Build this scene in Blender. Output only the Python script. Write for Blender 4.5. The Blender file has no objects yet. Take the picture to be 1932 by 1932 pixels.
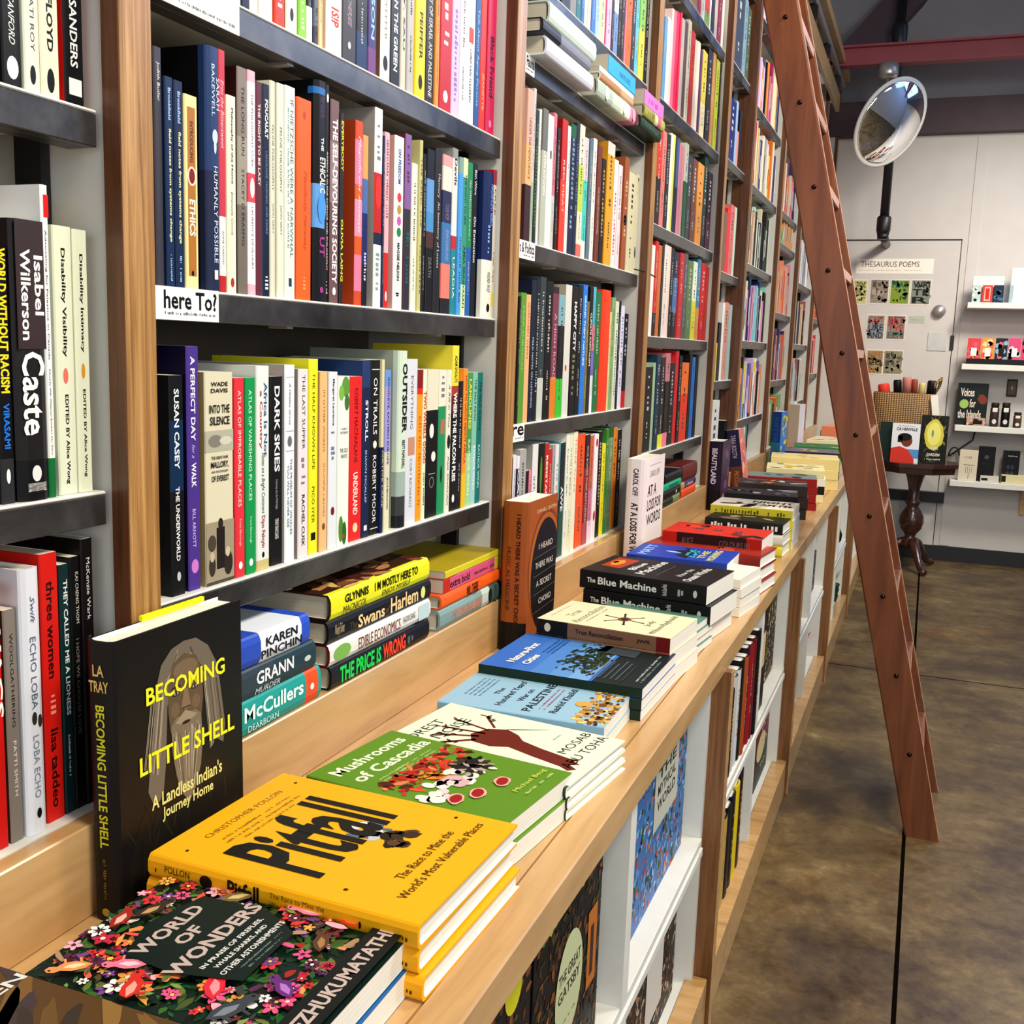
import bpy, math, random
from mathutils import Matrix, Vector
PI=math.pi
random.seed(7)
SC=bpy.context.scene; COL=SC.collection
# ---------- camera ----------
F=2004.0; H=1.262
R=((0.9307353469,0.3641505070,0.0335577452),(0.0867663852,-0.1307551576,-0.9876105929),(-0.3552510499,0.9221157720,-0.1532944702))
cam=bpy.data.cameras.new('camera'); cob=bpy.data.objects.new('camera',cam); COL.objects.link(cob)
cam.sensor_width=36; cam.lens=F/1932*36; cam.clip_start=.02
cob.matrix_world=Matrix(((R[0][0],-R[1][0],-R[2][0],0),(R[0][1],-R[1][1],-R[2][1],0),(R[0][2],-R[1][2],-R[2][2],H),(0,0,0,1)))
SC.camera=cob
# ---------- world, lights, exposure ----------
w=bpy.data.worlds.new('world'); SC.world=w; w.use_nodes=True
w.node_tree.nodes['Background'].inputs[0].default_value=(.72,.78,.9,1); w.node_tree.nodes['Background'].inputs[1].default_value=.07
SC.view_settings.view_transform='Standard'; SC.view_settings.look='None'; SC.view_settings.gamma=1; SC.view_settings.exposure=.32
def area(name,loc,target,sx,sy,power,col,spread=180):
    l=bpy.data.lights.new(name,'AREA'); l.shape='RECTANGLE'; l.size=sx; l.size_y=sy; l.energy=power; l.color=col; l.spread=math.radians(spread)
    o=bpy.data.objects.new(name,l); COL.objects.link(o); o.location=loc
    o.rotation_euler=(Vector(target)-Vector(loc)).to_track_quat('-Z','Y').to_euler(); return o
WARM=(1,.90,.76)
area('ceiling_light',(.75,.55,2.85),(-.5,.9,.9),.5,.5,42,WARM)
area('ceiling_light',(.75,2.3,2.85),(-.5,2.4,.9),.5,.5,37,WARM)
area('ceiling_light',(.8,4.1,2.85),(-.5,4.3,.9),.5,.5,32,WARM)
area('ceiling_light',(.8,5.8,2.75),(.1,7.2,.9),.4,.4,16,WARM,110)
area('shop_window_light',(3.9,-1.0,2.0),(-.6,1.5,1.2),2.6,1.8,46,(.93,.96,1))
area('back_window_light',(.9,-3.4,2.1),(0,2,1.2),2.4,1.6,20,(.95,.97,1))
area('skylight_light',(2.4,6.0,3.85),(-.3,3.0,1.6),2.2,1.2,8,(.5,.7,1))

# ---------- pixel helpers: points of the photo onto real planes ----------
def ray(px,py):
    a,b=(px-966)/F,(py-966)/F
    return tuple(R[0][i]*a+R[1][i]*b+R[2][i] for i in range(3))
def at(px,py,x=None,y=None,z=None):
    d=ray(px,py); t=x/d[0] if x is not None else (y/d[1] if y is not None else (z-H)/d[2])
    return (d[0]*t,d[1]*t,d[2]*t+H)
def ypx(u,x,z):
    a=(u-966)/F; z-=H
    return -((R[0][0]-a*R[2][0])*x+(R[0][2]-a*R[2][2])*z)/(R[0][1]-a*R[2][1])
def zpx(v,x,y):
    b=(v-966)/F
    return H-((R[1][0]-b*R[2][0])*x+(R[1][1]-b*R[2][1])*y)/(R[1][2]-b*R[2][2])
# ---------- colours & materials ----------
NAMED=dict(w='f2f1ea',k='0e0d10',c='e9e6cf',y='f0dc30',r='c92a22',n='1b2c4e',b='3f86c8',g='2e8a57',o='ee6a28',p='5c3f93',G='8c8a88',t='2f8f88',m='6d2a38',P='e08fae',T='c9a173',B='5b3a28',l='c9b6dd',s='9fb08d',e='e2e1dc',d='2b2a2d',v='7c9cc9')
def hx(c):
    c=NAMED.get(c,c); out=[]
    for i in (0,2,4):
        v=int(c[i:i+2],16)/255; out.append(v/12.92 if v<=.04045 else ((v+.055)/1.055)**2.4)
    return (out[0],out[1],out[2],1)
def nodes(name,rough=.5,metal=0,coat=0):
    m=bpy.data.materials.new(name); m.use_nodes=True; nt=m.node_tree; b=nt.nodes['Principled BSDF']
    b.inputs['Roughness'].default_value=rough; b.inputs['Metallic'].default_value=metal
    if coat: b.inputs['Coat Weight'].default_value=coat; b.inputs['Coat Roughness'].default_value=.15
    return m,nt,b
def ramp(nt,stops):
    r=nt.nodes.new('ShaderNodeValToRGB'); e=r.color_ramp.elements
    while len(e)<len(stops): e.new(.5)
    for i,(p,c) in enumerate(stops): e[i].position=p; e[i].color=hx(c) if isinstance(c,str) else c
    return r
def coord(nt,scale,kind='Object',rot=(0,0,0)):
    tc=nt.nodes.new('ShaderNodeTexCoord'); mp=nt.nodes.new('ShaderNodeMapping'); mp.inputs['Scale'].default_value=scale; mp.inputs['Rotation'].default_value=rot
    nt.links.new(tc.outputs[kind],mp.inputs[0]); return mp
def noise(nt,mp,scale,det=4,dist=0,rough=.5):
    n=nt.nodes.new('ShaderNodeTexNoise'); n.inputs['Scale'].default_value=scale; n.inputs['Detail'].default_value=det; n.inputs['Distortion'].default_value=dist; n.inputs['Roughness'].default_value=rough
    nt.links.new(mp.outputs[0],n.inputs['Vector']); return n
def bump(nt,b,src,strength=.2,dist=.001):
    bp=nt.nodes.new('ShaderNodeBump'); bp.inputs['Strength'].default_value=strength; bp.inputs['Distance'].default_value=dist
    nt.links.new(src,bp.inputs['Height']); nt.links.new(bp.outputs[0],b.inputs['Normal'])
def wood(name,stops,scale,rough=.35,nscale=6,coat=.2,b_=.15):
    m,nt,b=nodes(name,rough,0,coat); mp=coord(nt,scale); n=noise(nt,mp,nscale,6,.6,.6)
    r=ramp(nt,stops); nt.links.new(n.outputs[0],r.inputs[0])
    mp2=coord(nt,(.8,.8,.8)); n2=noise(nt,mp2,2.5,3,.5)
    mx=nt.nodes.new('ShaderNodeMix'); mx.data_type='RGBA'; mx.blend_type='MULTIPLY'; mx.inputs[0].default_value=.35
    r2=ramp(nt,[(.3,(.72,.68,.62,1)),(.65,(1,1,1,1))]); nt.links.new(n2.outputs[0],r2.inputs[0])
    nt.links.new(r.outputs[0],mx.inputs[6]); nt.links.new(r2.outputs[0],mx.inputs[7]); nt.links.new(mx.outputs[2],b.inputs['Base Color'])
    bump(nt,b,n.outputs[0],b_,.0006); return m
def plain(name,c,rough=.5,metal=0,coat=0,var=.06,nscale=30):
    m,nt,b=nodes(name,rough,metal,coat); mp=coord(nt,(1,1,1)); n=noise(nt,mp,nscale,3)
    k=hx(c); lo=tuple(v*(1-var) for v in k[:3])+(1,); hi=tuple(min(1,v*(1+var)) for v in k[:3])+(1,)
    r=ramp(nt,[(.3,lo),(.7,hi)]); nt.links.new(n.outputs[0],r.inputs[0]); nt.links.new(r.outputs[0],b.inputs['Base Color']); return m
def attr(name,rough,coat=0,stripes=False):
    m,nt,b=nodes(name,rough,0,coat); b.inputs['Specular IOR Level'].default_value=.22; a=nt.nodes.new('ShaderNodeAttribute'); a.attribute_name='Col'
    src=a.outputs['Color']
    if stripes:
        q=nt.nodes.new('ShaderNodeAttribute'); q.attribute_name='leaf'
        mp=nt.nodes.new('ShaderNodeCombineXYZ'); nt.links.new(q.outputs['Fac'],mp.inputs[0])
        n=nt.nodes.new('ShaderNodeTexNoise'); n.noise_dimensions='3D'; n.inputs['Scale'].default_value=900; n.inputs['Detail'].default_value=1
        nt.links.new(mp.outputs[0],n.inputs['Vector'])
        r=ramp(nt,[(.35,(.80,.78,.74,1)),(.6,(1,1,1,1))]); nt.links.new(n.outputs[0],r.inputs[0])
        mx=nt.nodes.new('ShaderNodeMix'); mx.data_type='RGBA'; mx.blend_type='MULTIPLY'; mx.inputs[0].default_value=.8
        nt.links.new(src,mx.inputs[6]); nt.links.new(r.outputs[0],mx.inputs[7]); src=mx.outputs[2]
    else:
        mp=coord(nt,(1,1,1)); n=noise(nt,mp,60,3); bump(nt,b,n.outputs[0],.06,.0004)
    nt.links.new(src,b.inputs['Base Color']); return m
M_cover=attr('printed_card_cover',.46,.03); M_print=attr('printing_ink',.45,0); M_page=attr('paper_pages',.8,0,True); M_paint=attr('coloured_paint',.5)
M_maple=wood('maple_wood',[(.25,'a87c45'),(.5,'c69c63'),(.75,'d3ad78')],(2.2,14,14),.3,3,.3)
M_mapleY=wood('maple_board',[(.2,'a98050'),(.5,'c69e68'),(.8,'d4af7c')],(12,1.2,9),.32,3,.25)
M_oak=wood('oak_face_wood',[(.3,'5f3e18'),(.48,'9a6e38'),(.66,'c0935a')],(30,30,.9),.42,4,.1,.4)
M_oakm=wood('oak_cabinet_post',[(.3,'5a371a'),(.5,'7a4f28'),(.72,'906338')],(24,24,1.2),.4,4,.1,.3)
M_oakd=wood('oak_post_side_dark',[(.3,'42220f'),(.5,'5c341a'),(.72,'6f4325')],(30,30,1.2),.4,4,.1,.3)
M_ladder=wood('red_brown_ladder_wood',[(.3,'52260f'),(.5,'693618'),(.72,'7b4522')],(9,9,.9),.33,3,.35)
M_glint=plain('painted_edge_glint','c4947a',.35,0,.2,.08); M_dark=wood('dark_walnut_wood',[(.3,'26100a'),(.55,'3f1c10'),(.75,'562a18')],(6,6,2),.3,4,.4)  # ladder edge strips: window highlight painted as a pale pinkish colour
M_white=plain('white_melamine','dcdcd4',.45,0,0,.03); M_side=plain('white_side_panel','c6c3bb',.5,0,0,.03); M_back=plain('grey_back_panel','5f554b',.7,0,0,.05)
M_wall=plain('painted_wall_white','c3c0bd',.8,0,0,.03,8); M_ceil=plain('grey_ceiling_paint','8c8c94',.85,0,0,.04,5)
M_black=plain('black_metal','17161a',.4,.3,0,.1); M_rub=plain('black_baseboard','10131b',.5,0,0,.1)
M_beam=plain('dark_purple_brown_beam','3a2630',.6,0,0,.1,12); M_red=plain('red_painted_steel','8c3440',.42,0,.1,.08,10)
M_chrome,_nt,_b=nodes('mirror_chrome',.03,1); _b.inputs['Base Color'].default_value=(.95,.95,.95,1); bump(_nt,_b,noise(_nt,coord(_nt,(1,1,1)),2,1).outputs[0],.02,.001)
M_bolt=plain('bronze_bolt','2a1c16',.25,.9,0,.1); M_brass=plain('pale_metal','b9b6b0',.35,.7,0,.05)
def steel():
    m,nt,b=nodes('blued_steel_fascia',.3,.7); mp=coord(nt,(1,1,1)); n=noise(nt,mp,7,6,.5,.65)
    r=ramp(nt,[(.3,'353332'),(.5,'504e4c'),(.7,'6c6967')]); nt.links.new(n.outputs[0],r.inputs[0]); nt.links.new(r.outputs[0],b.inputs['Base Color'])
    r2=ramp(nt,[(.3,(.22,.22,.22,1)),(.7,(.42,.42,.42,1))]); nt.links.new(n.outputs[0],r2.inputs[0]); nt.links.new(r2.outputs[0],b.inputs['Roughness']); return m
M_steel=steel()
def concrete():
    m,nt,b=nodes('stained_concrete',.5,0,0); mp=coord(nt,(1,1,1))
    n=noise(nt,mp,2.6,12,.12,.72); n2=noise(nt,mp,8.5,12,.15,.8); n3=noise(nt,mp,38,4,.3)
    r=ramp(nt,[(.3,'35281a'),(.42,'4f3e27'),(.52,'675433'),(.62,'7a6741'),(.72,'988457')]); nt.links.new(n.outputs[0],r.inputs[0])
    r2=ramp(nt,[(.34,(.42,.37,.32,1)),(.47,(.82,.78,.7,1)),(.57,(1,1,1,1)),(.68,(1.75,1.7,1.45,1))]); nt.links.new(n2.outputs[0],r2.inputs[0])
    mx=nt.nodes.new('ShaderNodeMix'); mx.data_type='RGBA'; mx.blend_type='MULTIPLY'; mx.inputs[0].default_value=.85
    nt.links.new(r.outputs[0],mx.inputs[6]); nt.links.new(r2.outputs[0],mx.inputs[7])
    n6=noise(nt,mp,30,10,.1,.8); r6=ramp(nt,[(.34,(.66,.62,.56,1)),(.5,(1,1,1,1)),(.66,(1.28,1.25,1.15,1))]); nt.links.new(n6.outputs[0],r6.inputs[0])
    mx6=nt.nodes.new('ShaderNodeMix'); mx6.data_type='RGBA'; mx6.blend_type='MULTIPLY'; mx6.inputs[0].default_value=.9; nt.links.new(mx.outputs[2],mx6.inputs[6]); nt.links.new(r6.outputs[0],mx6.inputs[7]); mx=mx6
    n4=noise(nt,mp,1.5,9,.3,.7); r4=ramp(nt,[(.54,(1,1,1,1)),(.68,(1.25,.86,.6,1))]); nt.links.new(n4.outputs[0],r4.inputs[0])
    mx2=nt.nodes.new('ShaderNodeMix'); mx2.data_type='RGBA'; mx2.blend_type='MULTIPLY'; mx2.inputs[0].default_value=.8
    nt.links.new(mx.outputs[2],mx2.inputs[6]); nt.links.new(r4.outputs[0],mx2.inputs[7])
    # sawn joints cut into the slab
    sep=nt.nodes.new('ShaderNodeSeparateXYZ'); nt.links.new(mp.outputs[0],sep.inputs[0])
    def line(sock,pos,hw):
        s=nt.nodes.new('ShaderNodeMath'); s.operation='SUBTRACT'; s.inputs[1].default_value=pos; nt.links.new(sock,s.inputs[0])
        a=nt.nodes.new('ShaderNodeMath'); a.operation='ABSOLUTE'; nt.links.new(s.outputs[0],a.inputs[0])
        l=nt.nodes.new('ShaderNodeMath'); l.operation='LESS_THAN'; l.inputs[1].default_value=hw; nt.links.new(a.outputs[0],l.inputs[0]); return l
    l1=line(sep.outputs[0],.042,.0048); l2=line(sep.outputs[1],4.5,.0045)
    ad=nt.nodes.new('ShaderNodeMath'); ad.operation='MAXIMUM'; nt.links.new(l1.outputs[0],ad.inputs[0]); nt.links.new(l2.outputs[0],ad.inputs[1])
    mx3=nt.nodes.new('ShaderNodeMix'); mx3.data_type='RGBA'; nt.links.new(ad.outputs[0],mx3.inputs[0]); nt.links.new(mx2.outputs[2],mx3.inputs[6]); mx3.inputs[7].default_value=hx('0d0906')
    sp=nt.nodes.new('ShaderNodeMath'); sp.operation='MULTIPLY_ADD'; sp.inputs[1].default_value=-.4; sp.inputs[2].default_value=.4; nt.links.new(ad.outputs[0],sp.inputs[0]); nt.links.new(sp.outputs[0],b.inputs['Specular IOR Level'])
    nt.links.new(mx3.outputs[2],b.inputs['Base Color']); bump(nt,b,n3.outputs[0],.15,.002)
    r5=ramp(nt,[(.35,(.3,.3,.3,1)),(.65,(.55,.55,.55,1))]); nt.links.new(n2.outputs[0],r5.inputs[0]); nt.links.new(r5.outputs[0],b.inputs['Roughness']); return m
M_floor=concrete()
def emis(name,c,s):
    m,nt,b=nodes(name,.3); b.inputs['Base Color'].default_value=hx(c); b.inputs['Emission Color'].default_value=hx(c); b.inputs['Emission Strength'].default_value=s; return m
M_sky=emis('daylit_window_glass','74a8f0',4); M_day=emis('shopfront_daylight_glass','cfe2ee',1.6)
def basketm():
    m,nt,b=nodes('woven_seagrass',.8); mp=coord(nt,(1,1,1)); wv=nt.nodes.new('ShaderNodeTexWave'); wv.inputs['Scale'].default_value=28; wv.bands_direction='Z'; wv.inputs['Distortion'].default_value=1.2
    wx=nt.nodes.new('ShaderNodeTexWave'); wx.inputs['Scale'].default_value=22; wx.bands_direction='X'; wx.inputs['Distortion'].default_value=1
    nt.links.new(mp.outputs[0],wv.inputs[0]); nt.links.new(mp.outputs[0],wx.inputs[0])
    mu=nt.nodes.new('ShaderNodeMath'); mu.operation='MULTIPLY'; nt.links.new(wv.outputs[1],mu.inputs[0]); nt.links.new(wx.outputs[1],mu.inputs[1])
    r=ramp(nt,[(.0,'5a4022'),(.25,'a88152'),(.7,'d0ad78')]); nt.links.new(mu.outputs[0],r.inputs[0]); nt.links.new(r.outputs[0],b.inputs['Base Color']); bump(nt,b,mu.outputs[0],.8,.006); return m
M_bask=basketm()
# ---------- mesh helpers ----------
class MB:
    def __init__(s): s.v=[]; s.f=[]; s.c=[]; s.l=[]; s.sm=[]
    def face(s,pts,c='w',smooth=False,leaf=None):
        i=len(s.v); s.v+=[tuple(p) for p in pts]; s.l+=(leaf or [0]*len(pts)); s.f.append(tuple(range(i,i+len(pts)))); s.c.append(c); s.sm.append(smooth)
    def add(s,vs,fs,c='w',smooth=False):
        i=len(s.v); s.v+=[tuple(p) for p in vs]; s.l+=[0]*len(vs)
        for f in fs: s.f.append(tuple(i+k for k in f)); s.c.append(c); s.sm.append(smooth)
    def box(s,x0,x1,y0,y1,z0,z1,c='w',bev=0):
        if bev:
            b=bev; P=[]
            for z,ins in ((z0,b),(z0+b,0),(z1-b,0),(z1,b)):
                for (sx,sy) in ((0,0),(1,0),(1,1),(0,1)):
                    for k in range(2):
                        # chamfered corner: two points per corner
                        ax = (k==0)==(sx==sy)
                        X=(x0 if sx==0 else x1); Y=(y0 if sy==0 else y1); dx=1 if sx==0 else -1; dy=1 if sy==0 else -1
                        P.append((X+dx*(ins+(b if not ax else 0)),Y+dy*(ins+(b if ax else 0)),z))
            Fs=[tuple(range(7,-1,-1)),tuple(range(24,32))]
            for r in range(3):
                for k in range(8): Fs.append((r*8+k,r*8+(k+1)%8,(r+1)*8+(k+1)%8,(r+1)*8+k))
            s.add(P,Fs,c); return
        s.add([(x0,y0,z0),(x1,y0,z0),(x1,y1,z0),(x0,y1,z0),(x0,y0,z1),(x1,y0,z1),(x1,y1,z1),(x0,y1,z1)],[(3,2,1,0),(4,5,6,7),(0,1,5,4),(1,2,6,5),(2,3,7,6),(3,0,4,7)],c)
    def prism(s,a,b,c='w'):
        n=len(a); s.add(list(a)+list(b),[tuple(range(n-1,-1,-1)),tuple(range(n,2*n))]+[(i,(i+1)%n,n+(i+1)%n,n+i) for i in range(n)],c)
    def lathe(s,prof,c='w',n=20,o=(0,0,0),sx=1,sy=1,smooth=True,a0=0):
        vs=[];fs=[]
        for r,z in prof:
            for k in range(n): t=2*PI*k/n+a0; vs.append((o[0]+r*sx*math.cos(t),o[1]+r*sy*math.sin(t),o[2]+z))
        for i in range(len(prof)-1):
            for k in range(n): fs.append((i*n+k,i*n+(k+1)%n,(i+1)*n+(k+1)%n,(i+1)*n+k))
        fs.append(tuple(range(n-1,-1,-1))); fs.append(tuple((len(prof)-1)*n+k for k in range(n))); s.add(vs,fs,c,smooth)
    def tube(s,pts,r,c='w',n=10,smooth=True):
        vs=[];fs=[];m=len(pts); pts=[Vector(p) for p in pts]
        for i,p in enumerate(pts):
            d=(pts[min(i+1,m-1)]-pts[max(i-1,0)]).normalized(); q=d.to_track_quat('Z','Y'); rr=r[i] if isinstance(r,(list,tuple)) else r
            for k in range(n): t=2*PI*k/n; vs.append(p+q@Vector((rr*math.cos(t),rr*math.sin(t),0)))
        for i in range(m-1):
            for k in range(n): fs.append((i*n+k,i*n+(k+1)%n,(i+1)*n+(k+1)%n,(i+1)*n+k))
        fs.append(tuple(range(n-1,-1,-1))); fs.append(tuple((m-1)*n+k for k in range(n))); s.add(vs,fs,c,smooth)
    def build(s,name,mat,parent=None,M=None,loc=None):
        me=bpy.data.meshes.new(name); vs=s.v if M is None else [tuple(M@Vector(v)) for v in s.v]
        me.from_pydata(vs,[],s.f)
        at_=me.color_attributes.new('Col','FLOAT_COLOR','CORNER'); cc={}
        buf=[]
        for f,c in zip(s.f,s.c):
            if c not in cc: cc[c]=tuple(v**1.25 for v in hx(c)[:3])+(1,)
            buf.extend(cc[c]*len(f))
        at_.data.foreach_set('color',buf)
        if any(s.l):
            la=me.attributes.new('leaf','FLOAT','POINT'); la.data.foreach_set('value',s.l)
        me.polygons.foreach_set('use_smooth',s.sm)
        me.materials.append(mat); me.update()
        o=bpy.data.objects.new(name,me); COL.objects.link(o)
        if parent is not None: o.parent=parent
        if loc: o.location=loc
        return o
def tag(o,label=None,cat=None,group=None,kind=None):
    if label: o['label']=label
    if cat: o['category']=cat
    if group: o['group']=group
    if kind: o['kind']=kind
    return o
def empty(name,loc=(0,0,0),rz=0):
    o=bpy.data.objects.new(name,None); COL.objects.link(o); o.location=loc; o.rotation_euler=(0,0,rz); o.empty_display_size=.05; return o
# ---------- lettering ----------
TC={}
def tmesh(s,style=''):
    k=(s,style)
    if k in TC: return TC[k]
    cu=bpy.data.curves.new('t','FONT'); cu.body=s; cu.resolution_u=2
    if 'b' in style: cu.offset=.022
    if 'B' in style: cu.offset=.032
    if 'i' in style: cu.shear=.35
    ob=bpy.data.objects.new('t',cu); me=bpy.data.meshes.new_from_object(ob)
    vs=[(v.co.x,v.co.y) for v in me.vertices]; fs=[tuple(p.vertices) for p in me.polygons]
    bpy.data.objects.remove(ob); bpy.data.meshes.remove(me); bpy.data.curves.remove(cu)
    if not vs: TC[k]=([],[]); return TC[k]
    x0=min(v[0] for v in vs);x1=max(v[0] for v in vs);y0=min(v[1] for v in vs);y1=max(v[1] for v in vs)
    TC[k]=([((v[0]-x0)/(x1-x0+1e-9),(v[1]-y0)/(y1-y0+1e-9)) for v in vs],fs); return TC[k]
class Pr(MB):
    lim=None
    """flat printing on a face: frame origin o, right r, up u"""
    def frame(s,o,r,u): s.o=Vector(o); s.r=Vector(r); s.u=Vector(u); s.n=s.r.cross(s.u).normalized(); s.k=0.00018; return s
    cv=None
    def P(s,x,y):
        k=s.k+(s.cv or 0)
        if s.lim: x=min(max(x,0),s.lim[0]); y=min(max(y,0),s.lim[1])
        return s.o+s.r*x+s.u*y+s.n*k
    def up(s,d=.00012): s.k+=d; return s
    def poly(s,pts,c): s.face([s.P(*p) for p in pts],c)
    def rect(s,x0,y0,x1,y1,c): s.poly([(x0,y0),(x1,y0),(x1,y1),(x0,y1)],c)
    def ell(s,cx,cy,rx,ry,c,n=18,a=0,j=0,a0=0,a1=2*PI):
        pts=[]
        for i in range(n):
            t=a0+(a1-a0)*i/(n if a1-a0>6.28 else n-1); q=1+random.uniform(-j,j); x,y=rx*q*math.cos(t),ry*q*math.sin(t)
            pts.append((cx+x*math.cos(a)-y*math.sin(a),cy+x*math.sin(a)+y*math.cos(a)))
        s.poly(pts,c)
    def line(s,x0,y0,x1,y1,w,c):
        d=math.hypot(x1-x0,y1-y0) or 1; a,b=-(y1-y0)/d*w/2,(x1-x0)/d*w/2
        s.poly([(x0+a,y0+b),(x0-a,y0-b),(x1-a,y1-b),(x1+a,y1+b)],c)
    def text(s,t,x0,y0,x1,y1,c,style='',ang=0):
        if t.startswith('~'):   # lettering too small to read: a run of small marks
            n=max(3,int(abs(x1-x0)/max(1e-4,abs(y1-y0))*1.5)); n=min(n,60); random.seed(n)
            for i in range(n):
                if random.random()<.16: continue
                a=x0+(x1-x0)*(i+.1)/n; b=x0+(x1-x0)*(i+random.choice((.5,.7,.8)))/n; s.rect(a,y0+(y1-y0)*random.choice((0,0,.15)),b,y1-(y1-y0)*random.choice((0,.2,.3)),c)
            return
        vs,fs=tmesh(t,style)
        if vs: s.add([s.P(x0+v[0]*(x1-x0),y0+v[1]*(y1-y0)) for v in vs],fs,c)
    def flower(s,x,y,r,c,c2='y',n=6,j=.15):
        a=random.uniform(0,PI)
        for i in range(n):
            t=a+2*PI*i/n; s.ell(x+r*.55*math.cos(t),y+r*.55*math.sin(t),r*.5,r*.3,c,8,t,j)
        s.up(.00005); s.ell(x,y,r*.26,r*.26,c2,7)
    def leaf(s,x,y,L,a,c):
        ca,sa=math.cos(a),math.sin(a); pts=[]
        for (u,v) in ((0,0),(.3,.17),(.6,.16),(1,0),(.6,-.16),(.3,-.17)): pts.append((x+L*(u*ca-v*sa),y+L*(u*sa+v*ca)))
        s.poly(pts,c)
# ---------- books ----------
UPR=Matrix(((0,-1,0),(0,0,1),(-1,0,0))).to_4x4()      # upright, spine to the aisle (+X)
LYX=Matrix(((0,-1,0),(1,0,0),(0,0,1))).to_4x4()       # lying, spine to the aisle
FAC=Matrix(((0,0,1),(0,1,0),(-1,0,0))).to_4x4()       # upright, front cover to the aisle, spine toward camera end
LYY=Matrix.Identity(4)                                # lying, spine toward camera end (-Y)
def bands(spec):
    out=[]
    for part in spec.split('/'):
        if ':' in part: c,f=part.split(':'); out.append((float(f),c))
        else: out.append((1.0,part))
    return out
PAGEC='ece6d6'
def book_parts(root,M,Hh,D,T,spec,hard=False,side=None,back=None,page=PAGEC,spine_art=None,front_art=None,det=1):
    bs=bands(spec); t=min(.0026,T*.16) if hard else min(.0007,T*.1); ov=.003 if hard else .0004
    if hard:
        bl=min(.005,T*.2); n=6 if det else 3
        out=[(D,0),(.007,0)]+[(-bl*(1-abs(math.cos(PI*i/n))**4),T/2-T/2*math.cos(PI*i/n)) for i in range(n+1)]+[(.007,T),(D,T)]
        inn=[(D,t),(.007,t)]+[(t-bl*(1-abs(math.cos(PI*i/n))**4)*.8,T/2-(T/2-t)*math.cos(PI*i/n)) for i in range(n+1)]+[(.007,T-t),(D,T-t)]
    else:
        r=min(.0012,T*.15); out=[(D,0),(r,0),(0,r),(0,T-r),(r,T),(D,T)]; inn=[(D,t),(t+r,t),(t,t+r),(t,T-t-r),(t+r,T-t),(D,T-t)]
    m=MB(); xs=[0]; cols=[]
    for f,c in bs: xs.append(f*Hh); cols.append(c)
    N=len(out)
    for k,c in enumerate(cols):
        a,b=xs[k],xs[k+1]
        for i in range(N-1):
            cc=c
            if i==0 or (hard and i==1 and False): cc=back or side or c
            if i==N-2: cc=side or c
            m.face([(a,out[i][0],out[i][1]),(b,out[i][0],out[i][1]),(b,out[i+1][0],out[i+1][1]),(a,out[i+1][0],out[i+1][1])],cc,hard and 1<i<N-3)
    for i in range(N-1):
        m.face([(0,)+inn[i+1],(Hh,)+inn[i+1],(Hh,)+inn[i],(0,)+inn[i]],'w')
        for X,c,fl in ((0,cols[0],0),(Hh,cols[-1],1)):
            q=[(X,)+out[i],(X,)+out[i+1],(X,)+inn[i+1],(X,)+inn[i]]
            m.face(q if fl==0 else q[::-1],side or c)
    for X in (out[0],out[-1]):
        a=inn[0] if X is out[0] else inn[-1]; m.face([(0,)+X,(0,)+a,(Hh,)+a,(Hh,)+X],side or cols[0])
    m.build('cover',M_cover,root,M)
    p=MB(); y0=t+.0003; y1=D-ov; z0=t+.0001; z1=T-t-.0001; a,b=ov,Hh-ov
    V=lambda x,y,z:(x,y,z)
    c8=[V(a,y0,z0),V(b,y0,z0),V(b,y1,z0),V(a,y1,z0),V(a,y0,z1),V(b,y0,z1),V(b,y1,z1),V(a,y1,z1)]
    for f in ((3,2,1,0),(4,5,6,7),(0,1,5,4),(1,2,6,5),(2,3,7,6),(3,0,4,7)): p.face([c8[i] for i in f],page,False,[c8[i][2]+.01 for i in f])
    p.build('pages',M_page,root,M)
    bl=min(.005,T*.2) if hard else 0
    if spine_art:
        q=Pr().frame((0,-.0002 if bl else 0,0),(1,0,0),(0,0,1)); q.cv=bl; spine_art(q,Hh,T)
        if q.f: q.build('spine_lettering',M_print,root,M)
    if front_art:
        q=Pr().frame((Hh,0,T),(0,1,0),(-1,0,0)); q.lim=(D,Hh); front_art(q,D,Hh)
        if q.f: q.build('cover_design',M_print,root,M)
def texts(lst):
    def f(q,L,T):
        for e in lst:
            s,f0,f1,c=e[:4]; v0=e[4] if len(e)>4 else .28; v1=e[5] if len(e)>5 else .72; st=e[6] if len(e)>6 else ''
            if s=='#': q.rect(L*f0,T*v0,L*f1,T*v1,c); q.up(.00004)
            elif s=='@': q.ell(L*(f0+f1)/2,T*(v0+v1)/2,L*(f1-f0)/2,T*(v1-v0)/2,c,14); q.up(.00004)
            elif 'H' in st:
                r,u=q.r,q.u; q.r,q.u=u,-r; q.text(s,T*v0,-L*f1,T*v1,-L*f0,c,st); q.r,q.u=r,u; q.lim=None
            else: q.text(s,L*f0,T*v0,L*f1,T*v1,c,st)
    return f
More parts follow.
